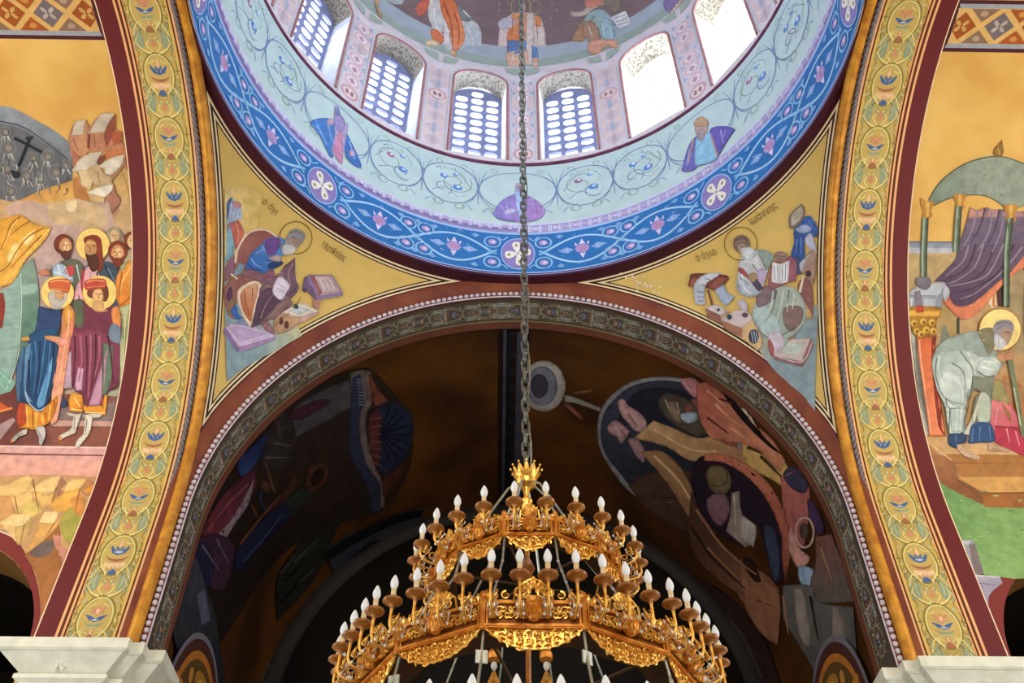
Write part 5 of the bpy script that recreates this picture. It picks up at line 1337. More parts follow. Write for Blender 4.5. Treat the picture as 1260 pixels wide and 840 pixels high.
# ---------------------------------------------------------------- front vault: two dim scenes either side of a dark central strip
SURF = srf_vault
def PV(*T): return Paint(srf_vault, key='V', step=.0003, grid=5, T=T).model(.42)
p = Paint(lambda x, y: (Vector((x, y, H+math.sqrt((VR-.004)**2-x*x))), Vector((0, 0, -1))), base=0.0, step=.0004, grid=.3)
p.surf = lambda x, y: (Vector((x, y, H+math.sqrt((VR-.016)**2-x*x))), Vector((0, 0, -1)))
x0, x1 = -.37, .22
p.poly([(x0, 5.87), (x1, 5.87), (x1, 11.3), (x0, 11.3)], '#2b1510'); p.poly([(x0+.06, 5.87), (x1-.06, 5.87), (x1-.06, 11.3), (x0+.06, 11.3)], '#5a5c70'); p.poly([(x0+.12, 5.87), (x1-.11, 5.87), (x1-.11, 11.3), (x0+.12, 11.3)], '#15141c')
for k in range(11):
    y = 6.15+.47*k; c = (x0+x1)/2
    for a in range(4): p.poly(ell(c+.06*cos(a*PI/2+.8), y+.07*sin(a*PI/2+.8), .045, .03, 8), '#34343f')
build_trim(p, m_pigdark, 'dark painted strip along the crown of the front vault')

FVR = fresco('dome_of_heaven_fresco', (3.4, 8, H+2.5), 'dim right vault fresco of grey ring with figures and long yellow beams')
p = PV(650, 400, 3.5)
# star disc beside the strip
p.ring(66, 262, 94, '#9a948c', ry=110, k=32); p.ring(60, 262, 66, '#6a6c80', ry=86, k=28); p.ring(48, 262, 38, '#3a3644', ry=52, k=24)
p.poly('155,300 200,310 310,355 310,372 200,335 155,330', '#8f8a80'); p.poly('190,290 275,275 270,288 200,298', '#7a4a24'); p.poly('170,335 235,395 228,410 150,340', '#7c4030')
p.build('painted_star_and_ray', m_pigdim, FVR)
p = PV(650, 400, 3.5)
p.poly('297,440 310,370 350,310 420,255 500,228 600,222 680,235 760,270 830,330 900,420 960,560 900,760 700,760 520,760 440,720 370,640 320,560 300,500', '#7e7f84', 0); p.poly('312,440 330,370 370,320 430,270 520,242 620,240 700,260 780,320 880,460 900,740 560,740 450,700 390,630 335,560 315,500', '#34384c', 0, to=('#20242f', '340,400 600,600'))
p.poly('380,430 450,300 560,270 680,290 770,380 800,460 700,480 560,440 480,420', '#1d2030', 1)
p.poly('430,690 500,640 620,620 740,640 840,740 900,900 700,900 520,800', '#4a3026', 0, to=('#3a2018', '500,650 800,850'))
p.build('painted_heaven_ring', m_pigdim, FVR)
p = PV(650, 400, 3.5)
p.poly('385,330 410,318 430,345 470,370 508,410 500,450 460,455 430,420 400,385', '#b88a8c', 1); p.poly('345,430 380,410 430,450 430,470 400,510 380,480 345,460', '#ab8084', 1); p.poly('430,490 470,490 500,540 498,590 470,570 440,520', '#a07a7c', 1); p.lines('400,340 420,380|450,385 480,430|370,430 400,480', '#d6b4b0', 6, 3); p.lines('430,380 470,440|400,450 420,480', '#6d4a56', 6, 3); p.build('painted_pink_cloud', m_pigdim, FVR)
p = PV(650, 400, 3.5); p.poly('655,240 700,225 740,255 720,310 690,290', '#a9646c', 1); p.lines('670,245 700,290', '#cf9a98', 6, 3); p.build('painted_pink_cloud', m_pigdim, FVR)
# yellow beams
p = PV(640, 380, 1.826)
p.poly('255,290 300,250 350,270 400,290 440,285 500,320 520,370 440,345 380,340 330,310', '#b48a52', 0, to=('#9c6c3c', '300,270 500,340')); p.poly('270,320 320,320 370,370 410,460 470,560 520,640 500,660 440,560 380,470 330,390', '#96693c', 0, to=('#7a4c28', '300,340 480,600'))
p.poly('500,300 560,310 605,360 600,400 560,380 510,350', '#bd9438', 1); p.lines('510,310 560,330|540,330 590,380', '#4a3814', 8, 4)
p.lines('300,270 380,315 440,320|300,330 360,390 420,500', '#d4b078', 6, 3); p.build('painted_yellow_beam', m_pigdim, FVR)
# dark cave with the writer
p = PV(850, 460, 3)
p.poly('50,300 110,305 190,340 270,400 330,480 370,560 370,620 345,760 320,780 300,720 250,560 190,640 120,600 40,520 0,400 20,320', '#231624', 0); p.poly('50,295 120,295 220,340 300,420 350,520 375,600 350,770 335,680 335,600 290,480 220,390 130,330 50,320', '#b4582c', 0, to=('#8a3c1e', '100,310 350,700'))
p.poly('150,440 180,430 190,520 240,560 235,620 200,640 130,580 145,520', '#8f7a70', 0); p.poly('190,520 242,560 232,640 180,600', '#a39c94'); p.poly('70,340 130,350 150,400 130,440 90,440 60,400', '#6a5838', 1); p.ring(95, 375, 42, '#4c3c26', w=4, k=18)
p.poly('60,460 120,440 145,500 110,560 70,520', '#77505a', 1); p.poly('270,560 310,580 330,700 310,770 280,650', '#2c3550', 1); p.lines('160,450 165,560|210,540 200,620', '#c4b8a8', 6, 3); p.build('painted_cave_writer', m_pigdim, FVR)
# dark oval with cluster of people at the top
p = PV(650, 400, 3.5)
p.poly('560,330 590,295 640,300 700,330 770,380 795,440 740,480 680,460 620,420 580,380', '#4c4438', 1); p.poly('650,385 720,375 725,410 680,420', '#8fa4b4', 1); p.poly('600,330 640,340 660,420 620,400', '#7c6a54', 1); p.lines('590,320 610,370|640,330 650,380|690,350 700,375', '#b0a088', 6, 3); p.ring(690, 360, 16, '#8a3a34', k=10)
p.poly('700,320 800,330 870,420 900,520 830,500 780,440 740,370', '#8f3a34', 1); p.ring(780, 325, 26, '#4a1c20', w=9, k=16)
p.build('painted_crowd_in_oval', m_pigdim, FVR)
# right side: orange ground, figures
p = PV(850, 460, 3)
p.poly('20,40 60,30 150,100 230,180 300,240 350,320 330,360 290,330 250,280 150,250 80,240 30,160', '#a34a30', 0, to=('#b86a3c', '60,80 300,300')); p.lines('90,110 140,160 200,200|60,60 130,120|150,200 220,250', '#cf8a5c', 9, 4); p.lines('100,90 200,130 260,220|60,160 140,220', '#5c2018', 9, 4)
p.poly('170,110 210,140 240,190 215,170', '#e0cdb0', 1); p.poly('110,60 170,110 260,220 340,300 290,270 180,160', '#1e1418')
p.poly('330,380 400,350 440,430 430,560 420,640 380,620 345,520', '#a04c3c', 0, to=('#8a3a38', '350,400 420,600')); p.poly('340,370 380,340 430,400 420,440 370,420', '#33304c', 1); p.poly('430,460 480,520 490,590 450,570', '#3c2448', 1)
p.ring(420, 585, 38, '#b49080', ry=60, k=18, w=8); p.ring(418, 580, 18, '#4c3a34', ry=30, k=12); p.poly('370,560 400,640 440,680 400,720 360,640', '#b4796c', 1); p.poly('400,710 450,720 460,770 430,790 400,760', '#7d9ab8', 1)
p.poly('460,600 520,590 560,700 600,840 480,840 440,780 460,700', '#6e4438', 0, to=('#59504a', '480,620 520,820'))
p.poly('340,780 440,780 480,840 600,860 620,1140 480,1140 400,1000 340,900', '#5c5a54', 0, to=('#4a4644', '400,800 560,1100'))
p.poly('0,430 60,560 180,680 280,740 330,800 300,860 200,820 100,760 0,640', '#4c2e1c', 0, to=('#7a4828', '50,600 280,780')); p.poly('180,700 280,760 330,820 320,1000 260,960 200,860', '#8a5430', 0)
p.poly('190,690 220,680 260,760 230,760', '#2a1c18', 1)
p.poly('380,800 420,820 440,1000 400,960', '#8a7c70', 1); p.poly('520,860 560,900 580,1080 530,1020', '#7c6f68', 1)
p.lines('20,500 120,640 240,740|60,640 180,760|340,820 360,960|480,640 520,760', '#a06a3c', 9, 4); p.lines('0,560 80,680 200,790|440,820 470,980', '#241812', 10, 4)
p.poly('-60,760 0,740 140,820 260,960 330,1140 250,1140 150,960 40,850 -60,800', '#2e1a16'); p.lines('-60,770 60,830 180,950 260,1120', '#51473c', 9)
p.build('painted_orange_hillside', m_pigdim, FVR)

FVL = fresco('palace_scene_fresco', (-3.6, 8, H+2.3), 'dim left vault fresco of robed figures before palace with blue shell niche')
p = PV(220, 420, 2.8)
p.poly('370,220 470,150 640,90 700,130 790,260 800,420 700,580 500,640 330,760 100,1100 -20,1180 0,900 60,640 200,420 300,280', '#3a2a22', 0, to=('#2a1c18', '400,300 300,700'))
p.poly('590,110 640,95 665,200 640,210 600,200', '#77706c'); p.poly('395,240 470,180 590,130 600,220 500,280 400,330', '#57545a', 0); p.poly('380,250 480,200 520,210 420,270', '#4c2434', 1)
p.poly('598,125 625,110 640,220 630,330 650,420 690,490 695,590 660,585 650,500 600,420 588,300', '#343c58', 0); p.poly('640,100 660,100 668,200 645,260 650,340 680,440 705,490 710,570 695,575 690,490 650,430 625,340 625,250 645,200', '#8a7470')
for k in range(9): p.line('%d,%d %d,%d' % (612+k, 130+k*11, 632+k, 132+k*11), '#8a8ea4', 4)
p.poly('655,110 690,170 720,205 680,220 662,180', '#8f4a2c', 1); p.poly('655,260 700,215 760,215 800,250 808,320 790,380 750,430 710,460 680,430 655,360', '#2a3454', 0); p.poly('655,260 690,225 700,300 690,420 680,430 658,370', '#6a3030', 0)
for k in range(9):
    a = -1.2+k*.3; p.line('%f,%f %f,%f' % (690, 320, 690+105*cos(a), 320+105*sin(a)), '#18203a', 5, 8)
for k in range(7): p.line('%d,%d %d,%d' % (660, 270+k*24, 700, 262+k*28), '#96564a', 5)
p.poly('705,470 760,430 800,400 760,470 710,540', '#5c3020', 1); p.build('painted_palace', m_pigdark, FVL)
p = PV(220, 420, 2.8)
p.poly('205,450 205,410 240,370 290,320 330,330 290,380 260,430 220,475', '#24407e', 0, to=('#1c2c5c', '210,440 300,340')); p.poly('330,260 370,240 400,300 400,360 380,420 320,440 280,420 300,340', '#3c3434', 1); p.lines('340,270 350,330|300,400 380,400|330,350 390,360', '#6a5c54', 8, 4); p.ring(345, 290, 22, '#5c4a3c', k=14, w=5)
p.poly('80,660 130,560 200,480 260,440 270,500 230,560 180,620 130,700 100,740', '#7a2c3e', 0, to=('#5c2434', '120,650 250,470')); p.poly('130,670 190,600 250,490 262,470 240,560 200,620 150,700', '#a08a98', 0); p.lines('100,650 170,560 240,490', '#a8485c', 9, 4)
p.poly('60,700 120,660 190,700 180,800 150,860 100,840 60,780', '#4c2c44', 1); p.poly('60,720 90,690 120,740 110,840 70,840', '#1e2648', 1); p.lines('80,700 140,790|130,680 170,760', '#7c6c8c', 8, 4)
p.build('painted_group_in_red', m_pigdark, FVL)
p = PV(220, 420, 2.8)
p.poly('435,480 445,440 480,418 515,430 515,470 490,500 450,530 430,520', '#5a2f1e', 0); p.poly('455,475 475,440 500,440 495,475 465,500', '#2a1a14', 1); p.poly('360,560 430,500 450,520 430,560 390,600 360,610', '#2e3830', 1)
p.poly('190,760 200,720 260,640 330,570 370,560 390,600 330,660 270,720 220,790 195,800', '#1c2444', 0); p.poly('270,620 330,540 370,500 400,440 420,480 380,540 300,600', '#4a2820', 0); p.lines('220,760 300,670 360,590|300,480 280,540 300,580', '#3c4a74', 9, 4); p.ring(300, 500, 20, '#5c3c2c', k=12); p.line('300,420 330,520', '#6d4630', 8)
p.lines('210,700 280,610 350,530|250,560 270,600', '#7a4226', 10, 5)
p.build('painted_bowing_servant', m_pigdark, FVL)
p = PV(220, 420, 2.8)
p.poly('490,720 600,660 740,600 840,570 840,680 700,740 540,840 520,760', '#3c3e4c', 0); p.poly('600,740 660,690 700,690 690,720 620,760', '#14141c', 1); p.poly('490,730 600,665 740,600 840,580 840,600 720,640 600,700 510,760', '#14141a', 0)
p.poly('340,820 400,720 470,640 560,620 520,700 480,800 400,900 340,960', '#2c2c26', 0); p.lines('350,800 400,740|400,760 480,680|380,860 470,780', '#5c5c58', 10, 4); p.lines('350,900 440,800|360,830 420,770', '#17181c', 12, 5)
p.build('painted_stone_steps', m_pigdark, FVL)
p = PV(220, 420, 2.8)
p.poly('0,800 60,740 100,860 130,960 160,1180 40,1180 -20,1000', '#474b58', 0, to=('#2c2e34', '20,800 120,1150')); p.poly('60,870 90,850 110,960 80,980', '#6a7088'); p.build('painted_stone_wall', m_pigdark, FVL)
# gilded side niches low on the vault walls
def niche(s):
    q = Paint(lambda y, z, off=0: (Vector((s*(VR-off), y, H+z)), None), key='N%d' % s, base=.075, step=.002, grid=.4)
    cy, cz, R = (7.75, -2.15, 1.5) if s < 0 else (7.75, -2.1, 1.5)
    def arc(R, k=26, a0=0, a1=PI, dz=-1.3): return [(cy-R*cos(a0+(a1-a0)*i/k), cz+R*sin(a0+(a1-a0)*i/k)) for i in range(k+1)]+[(cy+R, cz+dz), (cy-R, cz+dz)]
    q.poly(arc(R), '#74707c'); q.poly(arc(R-.09), '#4c2a24'); q.poly(arc(R-.26), '#b5702a'); q.poly(arc(R-.38), '#5c4420')
    q.poly([(cy-R+.3, cz+.45), (cy+R-.3, cz+.45), (cy+R-.28, cz+.36), (cy-R+.28, cz+.36)], '#c07c30')
    q.poly(ell(cy, cz+.78, .42, .2, 20), '#a8782c'); q.poly(ell(cy, cz+.78, .22, .11, 14), '#d0a048')
    random.seed(2)
    for m in (-1, 1): q.poly(ell(cy+m*.62, cz+.68, .10, .12, 10), '#c08a3c')
    for i in range(12):
        yy = cy-.8+1.6*((i*7) % 12)/11; zz = cz+.1-.9*((i*5) % 12)/11; q.poly(ell(yy, zz, .09, .07, 9), ['#9c8a6c', '#7a4a30', '#8a7a48'][i % 3])
    o = q.build('gilded_niche_panel', m_pigline)
    return tag(o, 'gilded arched panel low on the %s wall of the dark vault' % ('left' if s < 0 else 'right'), 'panel', 'gilded niche panels')
niche(-1); niche(1)

# ================================================================== PIER CAPITALS
m_cap = mottled('limestone_capital', '#cfd0bd', '#e0e0d0', 5, .6, bump=.15)
def footprint(o):
    """stepped outline shrunk by o"""
    return [(6.50-o, 4.75+o), (4.87+o, 4.75+o), (4.87+o, 4.87+o), (4.71+o, 4.87+o), (4.71+o, 5.05+o), (4.50+o, 5.05+o), (4.50+o, 5.84), (6.235, 5.84), (6.235, 5.12), (6.50-o, 5.12)]
def capital_thing(s, dx, dz):
    root = empty('pier_capital', (s*(5.6+dx), 5.5, H-3.3+dz), 'pale carved stone capital at the %s foot of the front arch' % ('left' if s < 0 else 'right'), 'capital')
    def lay(name, levels):
        b = MB(); rows = []
        for o, z in levels: rows.append([(s*(min(x, 6.235-dx) if y > 5.1 else x)-s*5.6, y-5.5, z+3.3) for x, y in footprint(o)])
        b.quadgrid(rows, True)
        n = len(rows[0]); b.f.append(tuple(range(n))); b.f.append(tuple(range((len(rows)-1)*n, len(rows)*n)))
        return b.build(name, m_cap, root)
    lay('abacus', [(.03, -2.20), (0, -2.215), (0, -2.35), (.03, -2.37)])
    lay('tapered_block', [(.05, -2.37), (.09, -2.40), (.30, -2.56)])
    lay('lower_moulding', [(.26, -2.56), (.24, -2.58), (.24, -2.63), (.30, -2.66), (.32, -2.70), (.38, -2.74)])
    lay('neck', [(.38, -2.74), (.38, -3.3)])
    # carved cross with leaves on the tapered face
    b = MB(); cx, cy, cz = s*5.72-s*5.6, 4.75+.185-5.5, 3.3-2.475
    tilt = Matrix.Translation((cx, cy, cz)) @ Matrix.Rotation(rad(37+90), 4, 'X')
    for a in range(4): b.box(-.012, .012, .02, .085, -.010, .012, tilt @ Matrix.Rotation(PI/4+a*PI/2, 4, 'Z'))
    for a in range(8): b.lathe([(.002, .014), (.012, .008), (.014, 0)], k=6, M=tilt @ Matrix.Translation((.09*cos(a*PI/4+.39), .09*sin(a*PI/4+.39), 0)))
    b.build('carved_cross', m_cap, root)
    return root
capital_thing(-1, 0, 0); capital_thing(1, .05, -.15)

# ================================================================== CHANDELIER
m_gold = mottled('carved_gilt_wood', '#c26f1c', '#e09a38', 14, .38, .55, spec=.6, bump=.3)
m_goldl = mottled('bright_gilt_scroll', '#dc9a35', '#f3c768', 25, .28, .75, spec=.6)
m_brown = mottled('brown_lacquered_cup', '#85501e', '#b27634', 18, .3, .25, spec=.6)
m_under = mottled('dark_wood_underside', '#3a2411', '#4d3218', 6, .6)
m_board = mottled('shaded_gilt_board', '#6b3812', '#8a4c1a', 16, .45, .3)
m_silver = mottled('pale_metal', '#9aa098', '#b9beb4', 20, .35, .7, spec=.6)
m_crys = mottled('cut_crystal', '#cfcac2', '#f2ece2', 40, .12, .1, spec=1.0)
m_bulb = mottled('frosted_bulb', '#e6f1f8', '#eff7fb', 10, .25, spec=.5)
m_tube = mottled('ivory_candle_tube', '#d8c49a', '#e6d6b2', 10, .5)
m_chain = mottled('grey_steel_chain', '#5d625f', '#858a84', 20, .35, .6, spec=.6)
CX, CZ = -.065, H-3.38
ch = empty('chandelier', (CX, 0, CZ), 'large tiered gilt chandelier with candle bulbs hanging on a long chain from the dome', 'chandelier')
def zl(z): return z+3.38                      # arch frame -> local
def scroll_tube(b, cx, cz, r, a0, sg, y=-.012, w=.0055, turns=1.25, k=11):
    pts = [(cx+r*(1-.8*t/k)*cos(a0+sg*2*PI*turns*t/k), y-.004*sin(PI*t/k), cz+r*(1-.8*t/k)*sin(a0+sg*2*PI*turns*t/k)) for t in range(k+1)]
    b.tube(pts, [w*(1.1-.4*t/k) for t in range(k+1)], 4)
def leaf(b, x, z, L, a, y=-.014, w=.35):
    """a carved leaf: pointed, ridged"""
    ca, sa = cos(a), sin(a); P = []
    for u, v, d in ((0, 0, 0), (.35, w*.5, 0), (.7, w*.42, 0), (1, 0, -.004), (.7, -w*.42, 0), (.35, -w*.5, 0), (.5, 0, -.014)):
        P.append((x+L*(u*ca-v*sa), y+d, z+L*(u*sa+v*ca)))
    n = len(b.v); b.v += P
    for i in range(6): b.f.append((n+i, n+(i+1) % 6, n+6))
def panel_meshes(w, h, fr, cr, seed):
    """carved frieze panel: x across, z up, facing -y; origin at the middle of its lower rail"""
    random.seed(seed); hw = w/2; out = {}
    b = MB(); b.box(-hw, hw, -.002, .014, 0, h); me_board = b.mesh('board')
    b = MB()
    b.box(-hw, hw, -.022, 0, -.004, h*.13); b.box(-hw, hw, -.018, 0, h-.022, h)
    b.box(-hw+.012, hw-.012, -.028, -.022, h*.02, h*.07)
    for m in (-1, 1):
        b.tube([(m*hw, -.012, -.01), (m*hw, -.012, h+.02)], .013, 6); b.lathe([(.0, .03), (.012, .02), (.018, 0), (.012, -.02), (0, -.03)], (m*hw, -.012, h+.035), 6)
        b.box(min(m*(hw-.03), m*(hw-.018)), max(m*(hw-.03), m*(hw-.018)), -.016, 0, h*.1, h-.02)
    out['frame'] = b.mesh('panel')
    b = MB(); n = max(6, int(w/.052)); step = (w-.07)/n; zc = h*.55; r = max(min(step*.75, h*.30), .030)
    for i in range(n):
        x = -hw+.035+step*(i+.5); sg = 1 if i % 2 else -1
        scroll_tube(b, x-r*.2, zc+r*.35, r*.75, PI*.2, sg); scroll_tube(b, x+r*.25, zc-r*.4, r*.7, PI*1.2, -sg)
        scroll_tube(b, x-r*.3, zc-r*.55, r*.55, PI*1.5, sg); scroll_tube(b, x+r*.35, zc+r*.5, r*.5, PI*.5, -sg)
        leaf(b, x, zc-r, r*1.1, PI/2+sg*.4); leaf(b, x-r*.5*sg, zc, r*.9, PI*.2*sg)
    out['relief'] = b.mesh('scroll_relief')
    b = MB(); n = max(5, int(w/.055)); prof = []
    for i in range(n):                       # scalloped openwork apron
        u = -1+2*(i+.5)/n; d = fr*(1-abs(u)**2.2)*.9+.02
        x = u*(hw-.03); q = w/n*.55
        for zz in [d*.25, d*.6, d*.95] if d > .05 else [d*.6]:
            scroll_tube(b, x, -zz, q*.8, random.uniform(0, 6), 1 if i % 2 else -1, y=-.006, w=.0065, turns=1.1, k=8)
        prof.append((x, -d))
        leaf(b, x, -d+.02, .035, -PI/2, y=-.010)
    pts = [(-hw+.015, -.008, -.005)]+[(x, -.008, z) for x, z in prof]+[(hw-.015, -.008, -.005)]
    b.tube(pts, .007, 4)
    base = len(b.v); b.v += [(p[0], .004, p[2]*.92) for p in pts]; b.f.append(tuple(range(base, base+len(pts))))
    out['apron'] = b.mesh('apron')
    b = MB(); hc = w*.22                      # pierced crest, higher in the middle
    for m in (-1, 1):
        scroll_tube(b, m*hc*.45, h+cr*.30, cr*.26, PI/2, m, w=.008); scroll_tube(b, m*hc*.30, h+cr*.66, cr*.2, -PI/2, -m, w=.007)
        scroll_tube(b, m*hc*1.25, h+cr*.22, cr*.2, PI/2, -m, w=.007)
        for a in (.35, .8, 1.25): leaf(b, m*.012, h+cr*.35, cr*.62, PI/2-m*a*.9, w=.3)
        x = hc*1.7
        while x < hw-.03:
            leaf(b, m*x, h, cr*.38, PI/2, w=.5); scroll_tube(b, m*(x+.02), h+cr*.12, cr*.12, 0, m, w=.006); x += .045
        b.tube([(m*hc*.9, -.01, h), (m*hc*.8, -.014, h+cr*.5), (m*hc*.3, -.012, h+cr*.9), (0, -.01, h+cr)], .007, 4)
    leaf(b, 0, h+cr*.5, cr*.62, PI/2, w=.4)
    b.lathe([(0, .022), (.012, .012), (.014, 0), (.008, -.02), (0, -.03)], (0, -.01, h+cr), 6)
    out['crest'] = b.mesh('crest')
    b = MB(); R = h*.34                       # carved vase in the middle of the panel
    b.lathe([(.004, -.06), (R*.45, -.05), (R*.9, -.01), (R, .03), (R*.7, .06), (R*.85, .085), (R*.3, .09)], (0, -.045, h*.45), 9)
    for a in range(7): leaf(b, R*.7*cos(PI+PI*a/6), h*.45-.045, .09, PI/2, y=-.045+R*sin(PI+PI*a/6)*.9, w=.3)
    out['vase'] = b.mesh('vase')
    return out, me_board
def arm_meshes(reach, rise):
    """scrolled arm growing outwards (-y) and up to a cup; origin at the board"""
    b = MB(); pts = [(0, 0, -.02), (0, -reach*.35, -.055), (0, -reach*.75, -.05), (0, -reach*1.02, -.005), (0, -reach*1.02, rise*.35), (0, -reach, rise-.05)]
    sp = []
    for i in range(len(pts)-1):
        a, c = pts[i], pts[i+1]; p0 = pts[max(i-1, 0)]; p3 = pts[min(i+2, len(pts)-1)]
        for k in range(3):
            t = k/3; sp.append(tuple(.5*(2*a[m]+(c[m]-p0[m])*t+(2*p0[m]-5*a[m]+4*c[m]-p3[m])*t*t+(3*a[m]-p0[m]-3*c[m]+p3[m])*t**3) for m in range(3)))
    sp.append(pts[-1]); b.tube(sp, .010, 6)
    # small spirals like a winged beast holding up the cup
    def sc(cy, cz, r, a0, sg): b.tube([(.004*sin(t*.8), cy+r*(1-.8*t/9)*cos(a0+sg*7*t/9), cz+r*(1-.8*t/9)*sin(a0+sg*7*t/9)) for t in range(10)], .0065, 4)
    sc(-reach*.5, .0, .035, 0, 1); sc(-reach*.75, .03, .028, PI, -1)
    for m in (-1, 1): b.tube([(0, -reach*.8, .02), (m*.028, -reach*.86, .045), (m*.034, -reach*.8, .075), (m*.018, -reach*.72, .09)], [.011, .009, .006, .003], 5)
    arm = b.mesh('lamp_arm')
    b = MB(); b.lathe([(.008, -.055), (.014, -.045), (.010, -.03), (.03, -.018), (.056, -.006), (.064, .004), (.060, .014), (.040, .020), (.018, .022), (0, .022)], (0, -reach, rise-.035), 14)
    cup = b.mesh('drip_cup')
    b = MB(); b.lathe([(.0165, -.015), (.0165, .055), (.010, .060), (0, .060)], (0, -reach, rise), 10)
    tube = b.mesh('candle_tube')
    b = MB(); b.lathe([(.011, .055), (.021, .068), (.0262, .088), (.0245, .108), (.0165, .132), (.0075, .150), (0, .158)], (0, -reach, rise), 12)
    bulb = b.mesh('bulb')
    b = MB()
    for (yy, zz, r) in ((-reach*.45, -.045, .010), (-reach*.62, .055, .009), (-reach*.9, -.03, .009), (-reach*.35, .03, .008)):
        for m in (-1, 1): b.lathe([(0, r*1.6), (r, .3*r), (r*.8, -r*.5), (0, -r*1.6)], (m*.018, yy, zz), 6)
    for m in (-1, 1): b.tube([(m*.018, -reach*.35, .03), (m*.018, -reach*.45, -.045), (m*.018, -reach*.9, -.03), (m*.018, -reach*.62, .055)], .0025, 3)
    b.tube([(-.018, -reach*.9, -.03), (.018, -reach*.9, -.03)], .0025, 3)
    crys = b.mesh('crystal_beads')
    for me in (arm, tube, bulb, cup):
        me.polygons.foreach_set('use_smooth', [True]*len(me.polygons))
    return arm, cup, tube, bulb, crys
def add(name, me, mat, parent, loc=(0, 0, 0), rz=0):
    if not me.materials: me.materials.append(mat)
    o = bpy.data.objects.new(name, me); S.collection.objects.link(o); o.parent = parent; o.location = loc; o.rotation_euler.z = rz
    return o
def tier(Rc, zb, h, fr, cr, narm, reach, rise, seed, arms=None, bulbz=0, inner=.80):
    ap = Rc*cos(PI/12); w = 2*Rc*sin(PI/12)
    P, board = panel_meshes(w, h, fr, cr, seed); A = arm_meshes(reach, rise)
    base = None
    for k in range(12):
        t = 2*PI*k/12; loc = (ap*sin(t), -ap*cos(t), zl(zb))
        pn = add('panel', P['frame'], m_gold, ch, loc, t)
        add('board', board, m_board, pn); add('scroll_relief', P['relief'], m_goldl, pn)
        add('apron', P['apron'], m_goldl, pn); add('crest', P['crest'], m_goldl, pn); add('vase', P['vase'], m_gold, pn)
    b = MB(); n = 48; rows = []
    for (r, z) in ((Rc*.985, zb+.004), (Rc*inner, zb+.004), (Rc*inner, zb+.03), (Rc*.985, zb+.03)):
        rows.append([(r*sin(2*PI*i/12), -r*cos(2*PI*i/12), zl(z)) for i in [j+.5 for j in range(12)]])
    rows.append(rows[0]); b.quadgrid(rows, True); b.build('tier_board', m_under, ch)
    for i in (range(narm) if arms is None else arms):
        t = 2*PI*(i+.5)/narm
        fold = ((t+PI/12) % (PI/6))-PI/12; r0 = ap/cos(fold)
        a = add('lamp_arm', A[0], m_goldl, ch, (r0*sin(t), -r0*cos(t), zl(zb+h*.55)), t)
        add('drip_cup', A[1], m_brown, a); add('candle_tube', A[2], m_tube, a); add('bulb', A[3], m_bulb, a); add('crystal_beads', A[4], m_crys, a)
# rise chosen so that the bulb tips stand at the measured heights
tier(.680, -4.475, .145, .105, .12, 24, .175, .108, 1)
tier(1.150, -5.445, .180, .125, .15, 48, .165, .188, 2)
tier(1.560, -6.455, .200, .14, .14, 48, .165, .170, 3, arms=[42, 43, 44, 45, 46, 47, 0, 1, 2, 3, 4, 5])
# crown and hub under the chain
b = MB()
for k in range(12):
    t = 2*PI*k/12; c, s_ = cos(t), sin(t); w = .032
    P = [(.055*c, .055*s_, -.10), (.085*c-w*s_, .085*s_+w*c, -.06), (.115*c-.5*w*s_, .115*s_+.5*w*c, -.005), (.125*c, .125*s_, .02), (.115*c+.5*w*s_, .115*s_-.5*w*c, -.005), (.085*c+w*s_, .085*s_-w*c, -.06), (.10*c, .10*s_, -.05)]
    n = len(b.v); b.v += P
    for i in range(6): b.f.append((n+i, n+(i+1) % 6, n+6))
    b.lathe([(0, .014), (.009, .004), (.007, -.008), (0, -.012)], (.128*c, .128*s_, .026), 6)
b.lathe([(0, .06), (.022, .05), (.030, .02), (.024, -.02), (.055, -.06), (.085, -.10), (.075, -.14), (.03, -.17), (.02, -.25), (.05, -.30), (.03, -.36), (0, -.38)], (0, 0, 0), 14)
b.build('crown', m_goldl, ch, smooth=False)
for k in range(6):
    t = 2*PI*k/6+.26; b = MB()
    b.tube([(r*cos(t), r*sin(t), z) for r, z in ((.07, -.13), (.15, -.20), (.27, -.42), (.42, -.70), (.60, -.93), (.655, -.97))], .010, 5)
    b.build('suspension_bar', m_silver, ch)
for k in range(12):                            # rods between the tiers, each with a bent bracket
    t = 2*PI*(k+.5)/12; s_, c = sin(t), -cos(t)
    b = MB(); b.tube([(.665*s_, .665*c, zl(-4.46)), (.72*s_, .72*c, zl(-4.70)), (1.00*s_, 1.00*c, zl(-5.20)), (1.13*s_, 1.13*c, zl(-5.28))], .008, 5)
    for q in range(5): b.lathe([(0, .018), (.011, 0), (0, -.018)], ((.72+.07*q)*s_, (.72+.07*q)*c, zl(-4.70-.125*q)), 6)
    b.build('tier_rod', m_silver, ch)
    b = MB(); b.tube([(1.13*s_, 1.13*c, zl(-5.44)), (1.17*s_, 1.17*c, zl(-5.66)), (1.36*s_, 1.36*c, zl(-6.25)), (1.53*s_, 1.53*c, zl(-6.34))], .009, 5)
    b.box(-.035, .035, -.006, .006, -.05, .03, Matrix.Translation((1.16*s_, 1.16*c, zl(-5.62))) @ Matrix.Rotation(t+.4, 4, 'Z'))
    b.build('tier_rod', m_silver, ch)
b = MB(); b.tube([(0, 0, -.3), (0, 0, zl(-6.4))], .02, 6)
for z in (-4.3, -5.3, -6.1): b.lathe([(0, .1), (.03, .07), (.06, 0), (.03, -.07), (0, -.1)], (0, 0, zl(z)), 8)
b.build('central_stem', m_brown, ch)
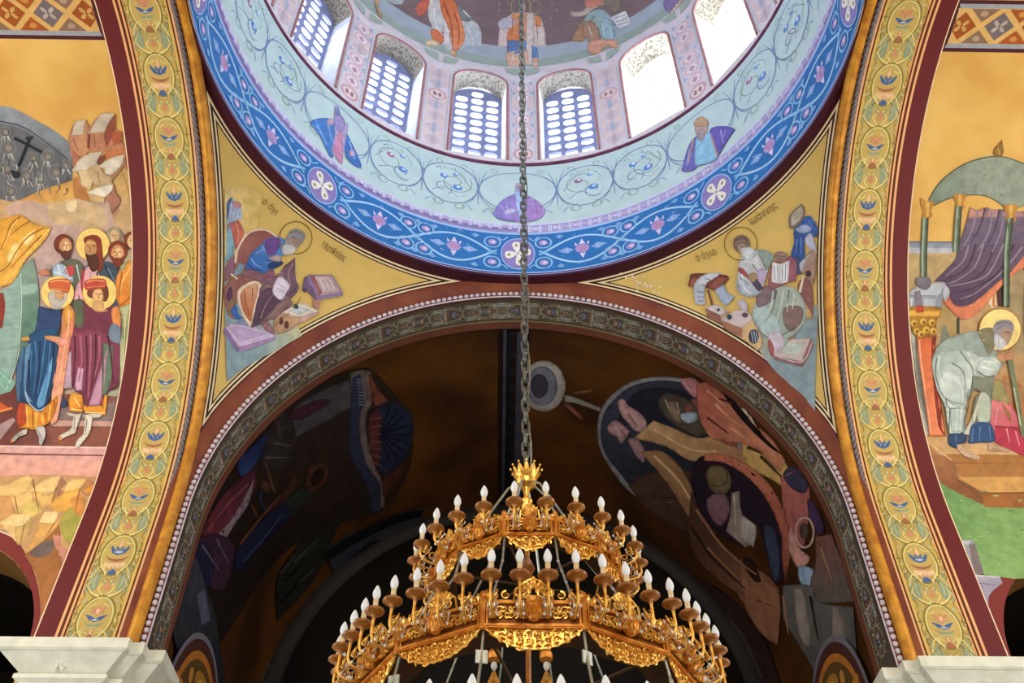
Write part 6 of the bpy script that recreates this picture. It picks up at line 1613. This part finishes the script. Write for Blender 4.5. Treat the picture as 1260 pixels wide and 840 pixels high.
for z, R in ((-4.45, .66), (-5.42, 1.12), (-6.44, 1.53)):
    b = MB()
    for k in range(3):
        t = PI*k/3+.26; b.tube([(R*cos(t), R*sin(t), zl(z)), (-R*cos(t), -R*sin(t), zl(z))], .011, 5)
    b.build('cross_brace', m_under, ch)
# chain up to the crown of the dome
b = MB(); z = .05; top = DOMEZ+DOMER-CZ-.02; i = 0; ring_n = 10
while z < top:
    hx = .030; hz = .062; pts = []
    for q in range(12):
        a = 2*PI*q/12; x = hx*cos(a); zz = hz*sin(a)+math.copysign(.022, sin(a))
        pts.append((x if i % 2 else x*.3, x*.3 if i % 2 else x, z+.07+zz))
    b.tube(pts, .0125, 5, closed=True); z += .125; i += 1
b.build('chain', m_chain, ch)
b = MB(); pts = []
for q in range(260): pts.append((.030+.014*sin(q*.55), -.02+.020*cos(q*.55), -.05+(top+.0)*q/259))
b.tube(pts, .0085, 4); b.build('power_cable', m_chain, ch)
b = MB(); b.lathe([(.0, .04), (.12, .02), (.14, -.02), (.06, -.06), (.02, -.12), (0, -.13)], (0, 0, top-.02), 16); b.build('ceiling_rose', m_brown, ch)
# small vigil lamps hung inside the tiers
for (px, py, dy, lab) in ((608, 808, -.16, 'small hanging vigil lamp with an orange cap, left of the chandelier middle'), (672, 808, -.16, 'small hanging vigil lamp with an orange cap, right of the chandelier middle')):
    d = sight(px, py); q = CAM+d*((dy-CAM.y)/d.y)
    r = empty('vigil_lamp', tuple(q), lab, 'lamp', 'vigil lamps inside the chandelier')
    b = MB(); b.lathe([(0, .05), (.035, .045), (.045, .02), (.045, -.02), (.03, -.03), (0, -.03)], k=10); b.build('cap', m_gold, r)
    b = MB(); b.lathe([(0, -.03), (.018, -.045), (.022, -.07), (.012, -.095), (0, -.10)], k=10); b.build('glass', m_bulb, r, smooth=True)
    b = MB(); b.lathe([(0, -.10), (.012, -.11), (.045, -.19), (.03, -.21), (0, -.24)], k=10); b.build('drop', m_goldl, r)
    b = MB(); b.tube([(0, 0, .04), (0, 0, zl(-5.47)+CZ-q.z)], .004, 4); b.build('cord', m_silver, r)
